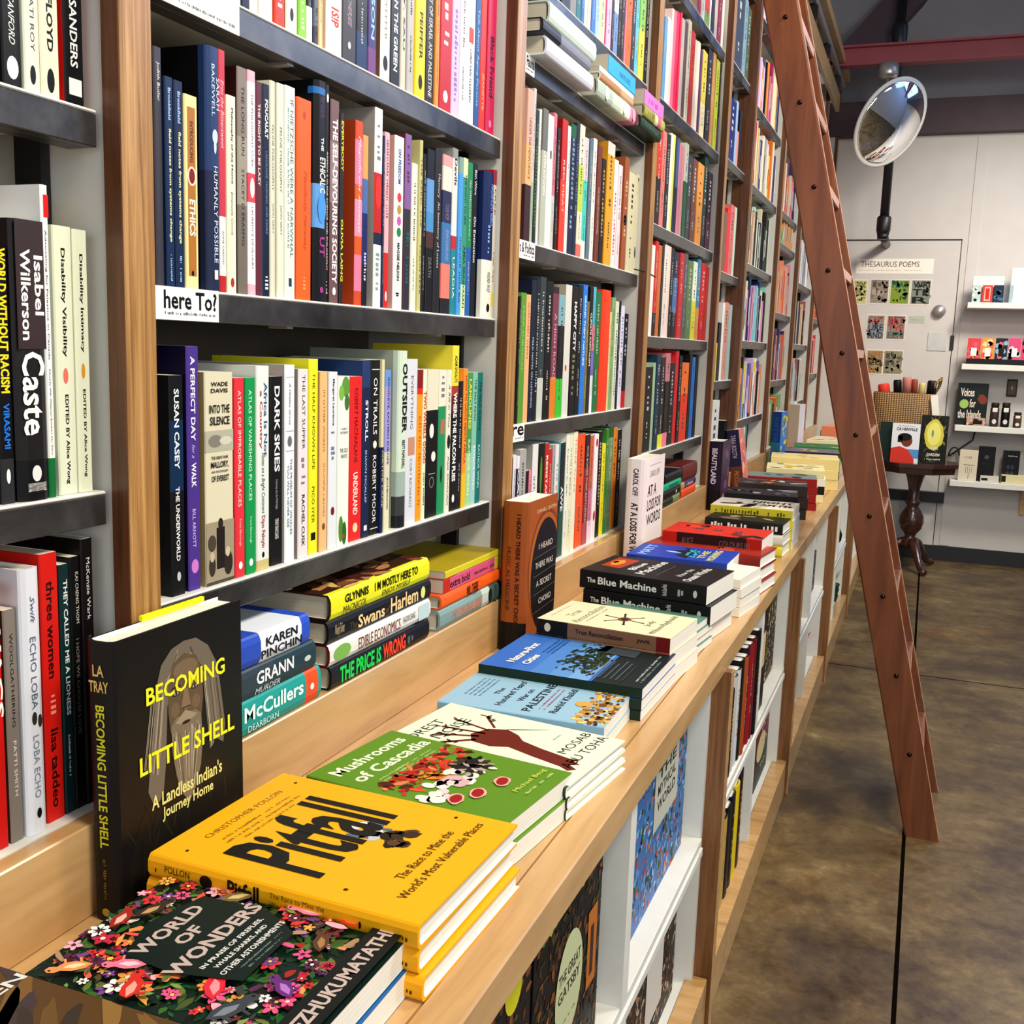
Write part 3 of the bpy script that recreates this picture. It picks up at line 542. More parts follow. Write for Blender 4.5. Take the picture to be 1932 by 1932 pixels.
# ---- bay 1 second shelf ----
red_sun=lambda q,W,L: (q.ell(W*.02+.02,L*.45,.045,.055,'c8241c'),q.up(),q.ell(.05,L*.42,.028,.036,'8f1612'))
shelf_row(1.308,[(297,312,86,'4e4b55',T('Judith Butler','w',.06,.22)),(315,332,142.6,'17375f',dict(t=[('Brookfield',.05,.2,'a9c8e8',.35,.68,'b'),('field notes from systems change',.24,.78,'e8e6b8',.32,.7,'b'),('~aaaaaaa',.84,.97,'a9c8e8',.4,.62)])),(333.6,350.4,150,'16335a',dict(t=[('Brookfield',.05,.2,'a9c8e8',.35,.68,'b'),('field notes from systems change',.24,.78,'e8e6b8',.32,.7,'b'),('~aaaaaaa',.84,.97,'a9c8e8',.4,.62)])),(352,376.5,176,'ece2a8',dict(t=[('#',.06,.93,'b67f3a',.2,.8),('INTRODUCING',.13,.34,'2a160a',.38,.64,'b'),('@',.36,.46,'f2ead0',.18,.85),('@',.37,.45,'8f2418',.28,.75),('ETHICS',.53,.72,'f6f0dc',.3,.75,'B'),('@',.9,.93,'k',.4,.6)],n='gold')),(388.7,414,84,'2f4a78:.5/2a3556',dict(h=1,s='0c0b0f',t=[('SARAH',.12,.25,'cfe0f2',.62,.85),('BAKEWELL',.07,.28,'cfe0f2',.28,.5),('@',.33,.39,'c8d4e0',.3,.7),('@',.37,.43,'c8d4e0',.4,.6),('HUMANLY POSSIBLE',.48,.88,'cfe0f2',.38,.66),('#',.91,.95,'e',.38,.64)],n='blue')),(415,428.4,92,'c8475a:.68/e8e6e6:.93/c22a36',dict(t=[('Eros the Bittersweet',.12,.4,'f8c8cc',.3,.75,'i'),('ANNE CARSON',.74,.88,'k',.4,.62)])),(430.7,447.5,178,'e6ead0',dict(t=[('Philosophy of the Home',.06,.44,'k',.38,.66,'b'),('Emanuele Coccia',.48,.7,'5a5a50',.4,.64,'i'),('@',.92,.97,'b0452c',.3,.7)])),(450,467.8,124,'90857c:.3/a39c90:.6/7f776e',dict(s='3a1f18',t=[('THE LONG RUN',.08,.38,'2a2624',.4,.72),('STACEY D ERASMO',.44,.78,'2a2624',.4,.68)],n='grey brown')),(469.9,483.8,131,'efb8c4:.05/f0ecee:.45/e05a6a:.58/f2eef0:.95/efb8c4',dict(t=[('THE PHILOSOPHY CURE',.1,.42,'8a6a80',.38,.66),('@',.47,.56,'w',.2,.8),('LAURENCE DEVILLAIRS',.6,.88,'8a6a80',.38,.64)],n='white and pink')),(484.5,495,152.8,'713346',T('THE RIGHT TO BE LAZY','e',.1,.48,'b')),(496.8,509.5,157,'1d2740',dict(s='7a90b0',t=[('FOUCAULT',.07,.25,'w',.3,.75,'B'),('LANGUAGE, MADNESS, AND DESIRE',.31,.7,'7f9ac0',.35,.66),('~bb',.9,.97,'w')])),(510.3,520,151,'d9d9c6',dict(t=[('FELINE PHILOSOPHY',.2,.5,'6a6a5c',.35,.66),('JOHN GRAY',.56,.7,'6a6a5c',.35,.66)],n='cream')),(523.5,536.5,155.7,'deddcd',dict(t=[('FELINE PHILOSOPHY',.2,.5,'6a6a5c',.35,.66),('JOHN GRAY',.56,.7,'6a6a5c',.35,.66)],n='cream')),(538,556.8,160,'dfe6da',dict(t=[('IF NIETZSCHE WERE A NARWHAL',.06,.8,'5f8088',.48,.8),('~Intelligence and human stupidity',.1,.76,'8aa5a8',.22,.4),('#',.9,.94,'2a4a6a',.35,.65)],n='pale grey')),(560,586.7,181.7,'f0712c',dict(t=[('@',.06,.1,'c2501a',.4,.6),('Manifestly Haraway',.35,.75,'c2501a',.42,.7,'i'),('~ooo',.88,.95,'f8a878',.42,.6)])),(588.7,610,145.5,'15141a:.03/3a7ab8:.06/15141a:.46/6fa8dc:.66/15141a',dict(h=1,s='0d0c10',t=[('MARY HO EASON',.07,.16,'6a5a7c',.3,.7),('THE',.25,.31,'w',.4,.62,'b'),('ETHICAL C',.34,.5,'w',.3,.78,'b'),('@',.5,.64,'5aa0e0',.15,.85),('UT',.7,.79,'b04a9a',.3,.75,'b'),('@',.93,.96,'b04a9a',.35,.65)],n='black and blue')),(610.5,619,152.8,'1a191c',dict(t=[('@',.04,.08,'w',.2,.8),('ASIMOV S GUIDE SCIENCE AND PHILOSOPHY',.3,.85,'e',.3,.7),('~iii',.9,.96,'e')])),(622,638,186,'7f6667:.2/9a8486:.5/7c6062',dict(s='4a2326',t=[('THE SELF-DEVOURING SOCIETY',.09,.9,'f4f0f0',.22,.8,'B'),('@',.92,.96,'w',.3,.7)],n='dusty brown')),(639,647,212.8,'37302e:.05/3c4a5c:.1/332c2a',dict(t=[('EVERYBODY',.04,.3,'e8dc3a',.15,.85,'b'),('OLIVIA LAING',.55,.88,'e8dc3a',.15,.85,'b')],n='dark brown')),(668.6,682,226,'cf5a2c:.1/e88aa8:.34/d4662e:.42/ee9ab4:.62/d4662e:.72/e88aa8:.92/cf5a2c',dict(s='b24e28',dep=1,f=lambda q,W,L:(q.rect(.01,.01,W*.9,L*.93,'d8d2bc'),q.up(),q.rect(.016,.016,W*.9,L*.91,'c9c2ac')),t=[('Magnificent Animals',.08,.6,'fbe0e8',.3,.72,'i')],n='pink and orange')),(683,692.3,254.5,'d8a868:.25/5a7ab0:.45/1f2f70:.75/14162a',dict(n='blue gradient',t=[('~uuuuu',.68,.85,'c8d0e0')])),(704,718,196.7,'dfe3df:.32/c02a20:.62/20304a:.68/dfe6e4',dict(s='a8a49e',back='w',n='white and red',t=[('~Thinking in Systems',.08,.26,'8a8a88'),('@',.33,.5,'e04030',.1,.9),('~nothing',.72,.92,'8fa5a8')])),(719.7,723,256,'28305a',{}),(723.2,731.5,248.6,'e6b8c0:.68/cf3028',dict(t=[('~Towards a general theory of',.04,.5,'a05060'),('@',.9,.96,'w',.3,.7)],n='pink and red')),(741,758,254.5,'e4e6e2',dict(s='c8a8a4',t=[('ON FREEDOM',.07,.27,'2a5a98',.36,.66,'B'),('@',.32,.375,'e04a4a',.3,.75),('@',.39,.445,'b89a3a',.3,.75),('@',.455,.51,'d060b0',.3,.75),('@',.52,.575,'2f8a5a',.3,.75),('MAGGIE NELSON',.61,.83,'k',.36,.64,'B'),('~ss',.9,.94,'k')],n='white')),(759,772,251.8,'8e6aa4:.42/3c3a44',dict(s='6a3040',t=[('~Regarding the Pain',.06,.3,'5f4070'),('~Susan Sontag',.55,.85,'2f6a70')],n='purple and grey')),(773.5,784,307,'e2e2d4',{}),(784.3,793,264,'c9c58e',dict(t=[('THE REBEL SHE',.1,.5,'5a5a28',.3,.7),('TASLIN REAR',.6,.9,'3a3a18',.3,.7)])),(794.5,800,290,'1c1a18',{}),(802,815,280,'1a1518:.18/6fa0d0:.38/5a98c8:.5/5c3a30:.6/181518',dict(n='black and blue',t=[('DEATH',.66,.78,'8a8a88')])),(816.6,828.7,278.7,'2b2b2e',T('Memory  An Inventory of Losses','c8c8c8',.15,.72)),(831.4,847.5,290.8,'e6a8a8:.07/ecdcd0:.22/39395e:.42/4f7fb0:.68/e88a7c:.9/2a2a30',dict(n='multicoloured',t=[('YOUR MOM',.3,.4,'8a8aa0'),('JENN SHAPLAND',.46,.66,'9fb0d8',.3,.7)])),(848.9,858,278.7,'9a9a98:.06/dfe0da:.5/e4e8e4:.52/c0392c:.6/2f8f98',dict(n='white and teal',t=[('Devils',.06,.22,'k',.25,.8,'b'),('LEADIA',.65,.9,'w',.3,.7)])),(859.6,868.6,296,'8aa8a0:.1/5aa4dc',T('~Overcoming by Yung','2f5a88')),(869,876.6,297.6,'dfe0b8:.12/4a9c86:.8/d8e8b0',dict(n='green',t=[('THE RIGHT TO SEX',.1,.42,'24506a',.25,.75,'b'),('AMIA SRINIVASAN',.55,.95,'1c4a38',.25,.75,'b')])),(877.2,885.7,305.6,'2f8f62:.55/2f6ab0',dict(n='green and blue')),(887,894.6,308,'161418',dict(n='black',t=[('Ben Ware',.04,.2,'w',.3,.75),('On Extinction',.34,.64,'w',.25,.8)])),(905,923.5,321.8,'1f3566:.6/e4e2d6',dict(h=1,s='182a52',t=[('MAGNIFICENT REBELS',.08,.36,'9ab8e8',.5,.8),('~The first romantics',.36,.56,'9ab8e8',.3,.5),('ANDREA WULF',.68,.82,'6a6a66',.35,.65),('@',.9,.96,'k',.35,.65)],n='navy and white')),(924.7,933.6,320,'b02a30:.1/dcd8c8:.82/e0d060:.92/dcd8c8',dict(t=[('FREE',.13,.3,'b02a30',.3,.75),('Lea Ypi',.55,.75,'b02a30',.3,.7,'b')],n='cream and red'))],'on the here To shelf',G1)
# ---- bay 1 third shelf ----
def silence(q,L,T_):
    q.rect(0,T_*.0,L,T_,'ddd8bf'); q.up(); q.text('WADE',L*.045,T_*.25,L*.045+.001,T_*.25,'k')
row3=[(325.7,351.3,708.8,'121417:.2/0f3a5c:.52/141316',dict(h=0,s='0e0d10',t=[('SUSAN CASEY',.06,.42,'e8f0f4',.3,.66,'b'),('THE UNDERWORLD',.5,.84,'e8e8e8',.34,.62,'b'),('@',.89,.935,'c8c8c8',.36,.64)],n='black and blue')),(357.5,380,653.6,'5a4296',dict(h=0,s='1c1440',t=[('A PERFECT DAY',.04,.38,'f4f0fa',.3,.66,'b'),('for a',.395,.45,'c8b8e8',.35,.62,'i'),('WALK',.47,.57,'f4f0fa',.3,.68,'b'),('BILL ARNOTT',.66,.82,'d8c8f0',.34,.6),('@',.87,.93,'d088d0',.2,.8)],n='purple')),(390,442,703,'d9d4bc',dict(n='cream photographic',s='a89468',sil=1)),(445.5,463,714,'e0424e',dict(t=[('ATLAS OF IMPROBABLE PLACES',.06,.64,'fbe4dc',.3,.62),('Travis Elborough',.7,.84,'fbd0cc',.35,.6),('@',.92,.96,'w',.3,.7)])),(465,483,713.6,'17a05c',dict(t=[('ATLAS OF VANISHING PLACES',.06,.62,'e0f8e4',.3,.62),('Travis Elborough',.7,.84,'c8f0d0',.35,.6),('@',.92,.96,'w',.3,.7)])),(485,508.7,690.5,'dfe4e0:.95/cfc08a',dict(t=[('Africa Is Not',.08,.44,'3a6a9a',.56,.84,'b'),('a Country',.12,.4,'b8324a',.2,.46,'b'),('Notes on a Bright Continent',.42,.72,'k',.3,.66,'i'),('Dipo Faloyin',.73,.89,'a8324a',.3,.66,'b'),('@',.91,.94,'k',.4,.6)],n='white')),(510.8,533,711,'161517',dict(t=[('DARK SKIES',.05,.5,'f4f4f4',.32,.76,'b'),('A Journey into the Wild Night',.54,.7,'a8a8a8',.36,.62),('TIFFANY FRANCIS BAKER',.75,.86,'e',.36,.66)],n='black')),(534,555.8,688.6,'e4eaee',dict(s='b0a8a4',t=[('#',.06,.062,'5a5a5a',.1,.9),('A Hidden Grove',.09,.3,'6a6a70',.4,.6,'i'),('#',.33,.332,'5a5a5a',.1,.9),('@',.355,.41,'7a7a80',.25,.7),('#',.43,.432,'5a5a5a',.1,.9),('THE MUSEUM OF WHALES',.47,.86,'5a6a7a',.52,.72),('YOU WILL NEVER SEE',.5,.82,'5a6a7a',.22,.42)],n='white')),(562.5,580.8,696.7,'e4dcde',dict(s='a39a96',t=[('THE LAST SUPPER',.03,.42,'2a2628',.36,.66),('~a summer in italy',.46,.62,'9a80a0'),('RACHEL CUSK',.66,.94,'2a2628',.34,.66,'b')],n='pinkish white')),(582,599,677.8,'ece63a',dict(t=[('THE HALF KNOWN LIFE',.07,.56,'3a3a18',.36,.64),('PICO IYER',.65,.84,'3a3a18',.34,.64),('#',.89,.93,'k',.25,.75)])),(602.8,617,702,'f0c08c',dict(s='b8936a',t=[('IN OTHER WORDS',.1,.44,'a8683a',.36,.62),('JHUMPA LAHIRI',.5,.8,'a8683a',.36,.62),('@',.84,.88,'8a5a3a',.3,.7)])),(618.5,635,702,'dfe2e4',dict(s='9a9a9c',t=[('Margaret Laurence',.04,.3,'3a4a6a',.36,.66,'b'),('~The prophets camel bell',.33,.5,'7a8aa0'),('@',.76,.81,'8a1a20',.3,.7)],n='white')),(636,657.3,711,'e8ece2',dict(n='white and green',old=1)),(658,680.7,711,'de3230',dict(t=[('ROBERT MACFARLANE',.07,.52,'4a1414',.36,.64),('UNDERLAND',.58,.84,'fbe0d8',.3,.68,'b'),('@',.89,.95,'f0d0b0',.3,.7)])),(682,695.5,680.5,'2e4a78:.15/1e3056',dict(t=[('STROLL',.22,.45,'f0f0f4',.34,.72,'b'),('SHAWN MICALLEF',.5,.8,'c8d4e8',.36,.6),('#',.93,.96,'w',.3,.7)],n='navy')),(696,713.5,679.7,'1b1a1c',dict(t=[('#',.05,.055,'e',.1,.9),('ON TRAILS',.1,.42,'f0f0f0',.3,.7),('@',.455,.5,'e',.3,.7),('ROBERT MOOR',.54,.93,'f0f0f0',.3,.66),('#',.96,.965,'e',.1,.9)],n='black')),(714,722,678.6,'dcd6b0:.5/1f2c5c',dict(n='cream and navy',t=[('NATIVE LANE',.52,.85,'e8e0a0',.3,.7)])),(724,734,698.8,'7aa0d8:.1/a8a4d4:.5/d8d4c0:.7/e0dcc0',dict(t=[('GOODBYE, EASTERN EUROPE',.04,.58,'4a3a90',.3,.7,'b'),('JACOB MIKANOWSKI',.66,.86,'2a2a3a',.3,.7,'b')],n='lilac and cream')),(745,761,661.7,'d3e0cf:.68/a8b8b0:.82/4a4e50:.93/26282a',dict(h=1,s='a6ada0',t=[('OUTSIDER',.07,.46,'16181a',.26,.8,'B'),('BRETT POPPLEWELL',.5,.66,'3a4040',.3,.62,'b')],n='pale green')),(763,783,677.8,'d8dadf',dict(t=[('EVERYTHING',.1,.42,'6a6e78',.38,.62),('#',.47,.58,'c89880',.2,.82),('CORY RICHARDS',.6,.9,'7a7e88',.38,.6)],n='pale grey')),(784,793.7,698,'8e2226:.12/d83a20:.16/f6a428',dict(n='orange',t=[('~the bicycle book',.3,.9,'c87018')])),(794.3,801,698,'dfe6cc',dict(t=[('TWO WHEELS GOOD',.14,.62,'d04a20',.1,.9,'B'),('JODY ROSEN',.68,.9,'3a3a30',.25,.75,'b')],n='pale green')),(802.5,823,698,'dfdac6:.27/141315',dict(t=[('@',.36,.46,'e8e6d8',.2,.6),('@',.55,.62,'e8e6d8',.4,.8),('#',.7,.703,'e',.2,.8),('@',.72,.8,'7a7a78',.25,.7),('@',.73,.79,'141315',.32,.63)],n='black and cream')),(824,837,698,'e4e0d2:.25/2c9a68',dict(t=[('~aaaa',.04,.2,'8a8a80'),('#',.34,.44,'c07868',.25,.8),('@',.66,.78,'1a1a18',.35,.6)],n='green')),(838,847,698,'e3e0d0',dict(t=[('A Rift in Time',.1,.4,'4a4a44',.3,.7,'i'),('@',.45,.55,'2a2a28',.2,.9),('Raja Shehadeh',.6,.95,'4a4a44',.3,.7,'i')],n='cream')),(848,859.6,652,'e6da50:.24/b04a30:.3/6a2a22:.4/141214',dict(t=[('ADAM SHOALTS',.06,.22,'2a2a18',.3,.75,'b'),('WHERE THE FALCON FLIES',.28,.82,'f4f4f0',.22,.78,'B'),('@',.9,.95,'w',.3,.7)],n='black and yellow')),(860,868.5,719.5,'1c1a2c',{}),(869,877,696,'f0a03a:.75/e8c030',dict(t=[('HOW TO WRITE ABOUT AFRICA',.05,.68,'c03018',.22,.78,'b')])),(877.3,886.3,703,'5a9c62:.6/a8cfa0',dict(t=[('LANDLINES',.05,.42,'e8dc50',.25,.78,'b'),('RAYNOR WINN',.5,.92,'e8f0c8',.25,.72)])),(886.7,895.4,703,'8fc2ae:.55/a8ccc8',dict(t=[('THE SALT PATH',.05,.36,'1c4a48',.3,.7,'b'),('RAYNOR WINN',.55,.88,'e8f4f0',.3,.7)],n='pale teal')),(895.8,905,703,'1f7f78',dict(t=[('THE WILD SILENCE',.07,.44,'0e4a48',.3,.7,'b'),('RAYNOR WINN',.55,.88,'c8ece8',.3,.7)]))]
SIL=[('#',.27,.37,'b8b6a4',.0,1),('@',.29,.35,'8d8a80',.1,.6),('@',.30,.34,'cfcdbf',.5,.95),('#',.70,1,'a89f88',.0,1),('@',.76,.84,'5a5044',.05,.35),('#',.73,.93,'2e2824',.36,.66),('@',.685,.745,'3a322c',.42,.6),('@',.86,.96,'4a4238',.08,.32),('@',.84,.89,'c8b8a0',.12,.28),('@',.85,.97,'3e352e',.62,.94),('@',.83,.88,'d0c2aa',.68,.84),('#',.985,1,'5a4e40',0,1)]+[(a,b,c,'2a2622',d,e,'bH') for a,b,c,d,e in [('WADE', 0.045, 0.065, 0.2, 0.8), ('DAVIS', 0.075, 0.095, 0.2, 0.8), ('INTO THE', 0.15, 0.19, 0.14, 0.86), ('SILENCE', 0.205, 0.245, 0.16, 0.86), ('THE GREAT WAR', 0.39, 0.405, 0.2, 0.8), ('MALLORY,', 0.415, 0.45, 0.18, 0.82), ('AND THE CONQUEST', 0.458, 0.47, 0.2, 0.8), ('OF EVEREST', 0.482, 0.51, 0.2, 0.82)]]
OLD=[('@',.0,.12,'6fa04a',.3,1),('@',.05,.14,'8cba5c',.05,.5),('@',.1,.2,'4f8436',.55,.95),('@',.82,.98,'5f9440',.1,.5),('@',.86,1,'3f7430',.4,.8),('@',.93,.96,'c04a2a',.4,.6)]+[(a,b,c,'3a4a3a',d,e,'H') for a,b,c,d,e in [('ROBERT',.3,.312,.3,.8),('MACFARLANE',.32,.335,.2,.85),('THE OLD',.42,.445,.15,.85),('WAYS',.455,.48,.25,.8)]]
for it in row3:
    e=it[4]
    if e.pop('sil',0): e['t']=SIL
    if e.pop('old',0): e['t']=OLD
shelf_row(1.0,row3,'below the here To shelf',G1)
# ---- lying stacks behind the riser, bay 1 ----
def lying(items,xs,phrase,group,word='stack'):
    """items bottom to top: (y0,y1,z0,T,D,spec,ex)"""
    n=len(items); nm=[]
    for i,(y0,y1,z0,T,D,spec,ex) in enumerate(items):
        hard=ex.get('h',1); root=empty('hardcover_book' if hard else 'paperback_book',(xs+ex.get('dx',0),y0,z0),ex.get('rz',0))
        book_parts(root,LYX,y1-y0,D,T-.0005,spec,hard,ex.get('s'),None,ex.get('pg','cfc8b8'),texts(ex['t']) if 't' in ex else None,ex.get('f'))
        pos='lowest' if i==0 else 'topmost' if i==n-1 else ORD[i+1]+' up'
        tag(root,ex['n']+', '+pos+' in '+phrase,'book',group)
GS='books lying in stacks behind the riser'
XR=-.667
lying([(.92,1.088,.8295,.041,.15,'2fa39c:.8/e8602e:.96/2fa39c',dict(n='thick teal book with an orange band',t=[('McCullers',.06,.76,'e4f8f4',.42,.86,'b'),('DEARBORN',.1,.45,'c8ece8',.12,.3),('@',.85,.9,'w',.4,.6)])),
(.90,1.076,.8705,.035,.145,'3f4f5a:.5/2c4a52',dict(n='dark slate hardcover',t=[('GRANN',.3,.72,'f0f0f0',.38,.82,'b'),('MURDER',.28,.56,'c8d0d4',.1,.28,'i'),('@',.85,.93,'c8d0d0',.4,.6)])),
(.88,1.062,.9055,.036,.14,'3a5fc0:.45/e6ebf2:.9/3a62c8',dict(n='white and blue hardcover',t=[('KAREN',.5,.85,'1c1c28',.5,.8,'b'),('PINCHIN',.45,.9,'1c1c28',.14,.42,'b')]))],XR,'the left riser stack, wide bay',GS)
lying([(1.113,1.392,.8295,.031,.15,'1e1c1e',dict(n='black hardcover with green and red lettering',t=[('THE PRICE IS',.07,.46,'20d860',.14,.86,'B'),('WRONG',.48,.72,'ff5a30',.14,.86,'B'),('~aaaaaaaa',.74,.86,'6a6a6a')])),
(1.108,1.395,.8605,.029,.15,'e4e4dc',dict(n='white hardcover with maroon lettering',s='7a1c22',t=[('@',.03,.18,'8ab860',.15,.85),('EDIBLE ECONOMICS',.25,.66,'8a2a2c',.2,.75),('HA-JOON CHANG',.69,.82,'4a4a4a',.3,.7),('#',.86,.98,'c8d8d8',.1,.9)])),
(1.105,1.395,.8895,.030,.15,'161416',dict(n='black hardcover with pale gold lettering',t=[('Wendy Toliver',.05,.13,'c8b890',.2,.8),('The',.18,.24,'6a5a40',.3,.6,'i'),('Swans',.25,.5,'ecd2a0',.2,.78,'b'),('of',.51,.55,'8a7a58',.3,.6,'i'),('Harlem',.56,.85,'ecd2a0',.18,.9,'b'),('@',.88,.93,'e0e090',.2,.8)])),
(1.11,1.388,.9195,.033,.15,'e6e430',dict(n='yellow hardcover with brown cover art',s='4a2a1c',t=[('GLYNNIS',.12,.34,'1e1c10',.5,.86,'B'),('MACNICOL',.1,.32,'3a3820',.1,.4,'i'),('I M MOSTLY HERE TO',.4,.86,'1e1c10',.48,.86,'B'),('ENJOY MYSELF',.47,.78,'3a3820',.1,.4,'i')],f=lambda q,W,L:[(q.up(.00001),q.ell(random.uniform(0,W),random.uniform(0,L),.02,.008,random.choice(['8a5a40','d8b878','5a2a20','b88a5a']),9,random.uniform(0,3),.3)) for _ in range(46)]))],XR,'the middle riser stack, wide bay',GS)
lying([(1.43,1.695,.8295,.032,.15,'8fa8a4:.62/c8d4cc:.75/5a7470:.9/2a2624',dict(n='grey green hardcover with orange lettering',t=[('MY FISHING LIFE',.18,.62,'f08a5a',.25,.7),('@',.72,.78,'2a2a2a',.1,.9),('@',.82,.87,'4a6460',0,1)])),
(1.435,1.697,.8615,.022,.15,'f07028',dict(n='bright orange hardcover',t=[('WILL THERE EVER BE ANOTHER YOU'[:10],.36,.54,'3a0f10',.1,.9,'b')])),
(1.45,1.69,.8835,.022,.15,'c8301c:.1/d8668a:.86/d8c030',dict(h=0,n='pink paperback with a red corner',s='c8509a',t=[('extra bold',.1,.42,'3a0f1c',.2,.8,'b'),('~aaaaaaaaaaa',.5,.85,'3a1420',.35,.6)],f=lambda q,W,L:(q.poly([(W,L),(W*.2,L),(W*.6,L*.55),(W,L*.6)],'d8c030'),q.up(),q.poly([(0,L),(W*.4,L),(W*.1,L*.75),(0,L*.8)],'c8301c')))),
(1.455,1.70,.9055,.012,.15,'d8cc3a',dict(h=0,n='yellow paperback, slightly hidden',s='b8a830'))],XR,'the right riser stack, wide bay',GS)
# ---- bay 2 ----
G2='books in the bay between the second and third oak posts'
k=lambda v:960+v/6.44
shelf_row(1.888,[(k(v[0]),k(v[1]),.22,v[2]) for v in [(640,740,'n'),(745,815,'G'),(820,872,'2f7a86'),(880,912,'3f78b8'),(920,945,'w'),(948,990,'d8cdc4'),(1000,1046,'k:.5/4a7fc0'),(1050,1092,'a8c8e8'),(1095,1157,'d8cfae'),(1160,1176,'c0307a'),(1180,1232,'d8b8e0'),(1236,1262,'d'),(1266,1312,'dfe6f4:.6/7a98c8'),(1316,1346,'k'),(1350,1386,'1c1a20'),(1390,1410,'e890a8'),(1413,1470,'ee7a3c'),(1475,1517,'3a3f52'),(1521,1552,'6fc0d4'),(1560,1627,'8fc06a:.5/d8cc60'),(1632,1672,'231c20')]],'top shelf after second post',G2,xs=-.69)
XB=-.66
GT='books lying in stacks near the top of the second post bay'
lying([(1.79,2.06,1.757,.031,.15,'d8dce4',dict(n='white hardcover')),(1.77,2.04,1.788,.024,.15,'2c2c34:.35/8a8c98',dict(n='black and grey hardcover')),(1.8,2.07,1.812,.036,.15,'cfdcd4',dict(n='pale green thick hardcover'))],XB,'the left stack under the top shelf',GT)
flor=[('@',random.random()*.9,random.random()*.9+.05,random.choice(['e0a0b8','d8e8d0','c8d8c0','b88a90','7a9a7a']),.1,.9) for _ in range(0)]
lying([(2.09,2.40,1.757,.034,.15,'b8c4b8:.35/d0dcc8:.55/e4ead8:.78/d898b0:.93/8a4a5c',dict(n='floral patterned hardcover',t=[('@',.16,.25,'dce8d4',.1,.9),('@',.6,.68,'f0f0e8',.1,.9),('@',.84,.9,'e8b0c4',.1,.9)])),(2.11,2.36,1.791,.016,.15,'b88a58:.6/c8a880',dict(n='tan hardcover',s='e8e4d8')),(2.11,2.37,1.807,.012,.15,'dfe4dc',dict(h=0,n='thin white paperback')),(2.17,2.38,1.819,.036,.15,'3fb0dc',dict(h=0,n='bright blue boxy book',t=[('NATURE',.4,.8,'2a80a8',.3,.6,'b')]))],XB,'the middle stack under the top shelf',GT)
lying([(2.395,2.585,1.757,.026,.14,'20402f',dict(n='dark green hardcover',dx=.008,t=[('Yerbology',.15,.85,'5a8068',.25,.75,'i')])),(2.41,2.60,1.783,.027,.14,'a8a858:.5/d8d8b0:.65/c87a8a:.8/b8b868',dict(n='olive hardcover with pink band',dx=.012,t=[('~aaaaaa',.15,.45,'7a7a38')])),(2.42,2.60,1.81,.034,.14,'e088d0',dict(h=0,n='pink boxy book',dx=.012,t=[('~kkkkkkkk',.2,.75,'b060a8')]))],XB,'the right stack under the top shelf',GT)
k=lambda v:960+v/5.52
S2=[(155,213,90,'e0b0a0:.35/e8b888:.62/4a2a28',dict(t=[('UNDER THE HENFLUENCE',.18,.58,'2a1a14',.3,.7)],n='salmon and brown')),(216,238,90,'c8c4c4:.6/a8bca8'),(241,272,310,'1f2420',dict(t=[('~aaaaaaaaa',.1,.9,'5a7a4a',.2,.8)])),(275,298,310,'e6e6e0'),(318,368,295,'7a7c76:.3/b8bcb0',dict(t=[('LATIN KITCHEN',.3,.62,'e8e8e0',.3,.7,'b')],n='grey and white')),(371,425,360,'dfe0dc',dict(t=[('#',.26,.32,'6a6a68',.4,.7)])),(426,456,345,'c88090:.6/c8c4c0',dict(n='pink and grey')),(468,495,500,'1c1a1e'),(515,570,405,'c23028:.45/e0503c',dict(s='a01c1c',t=[('RED MEAT',.3,.7,'f8d0c8',.3,.6)])),(573,600,480,'e2e4e2'),(605,655,455,'1f6a48:.1/1f3050',dict(n='navy and green',t=[('~BOTTLED',.1,.8,'8aa0b8')])),(659,690,450,'24304a',dict(t=[('~nnnnnn',.15,.7,'6a88b0')])),(697,744,465,'d8d8c8:.3/c0d060:.65/e0dcc8:.9/d87870',dict(n='cream and lime')),(747,786,600,'dcc8d0:.35/5ac8c0:.85/e0e0dc',dict(n='aqua and white')),(802,832,610,'6a7f8c'),(837,870,610,'e4e0da',dict(s='c8bcb0')),(885,926,680,'7a4038',dict(t=[('THE HARM OF HOUSEWARE',.35,.75,'d8b8a8',.3,.6)])),(932,970,820,'191614',dict(t=[('~DINNER ON MARS',.1,.75,'b8a050')])),(985,1055,640,'d8d0c8:.1/e0a830',dict(s='d09a28',n='amber')),(1060,1096,830,'e8e0e0',dict(t=[('~pppppp',.3,.9,'d06080')])),(1105,1140,885,'e8d4d8'),(1165,1205,805,'a4623c',dict(t=[('~the forager',.2,.7,'d8b090'),('@',.5,.6,'1a1816',.1,.9)])),(1215,1286,960,'d4d0b4'),(1291,1346,985,'d0ccb0',dict(t=[('@',.03,.07,'2a2622',.3,.8),('#',.07,.2,'3a3430',.5,.56),('@',.72,.84,'3a2a20',.1,.7)],n='cream twig-patterned'))]
conv=lambda L,kx,ky:[(kx(v[0]),kx(v[1]),ky(v[2]) if v[2]>3 else v[2])+tuple(v[3:]) for v in L]
shelf_row(1.448,conv(S2,k,lambda v:150+v/5.52),'on the Politics shelf',G2)
k=lambda v:940+v/5.368
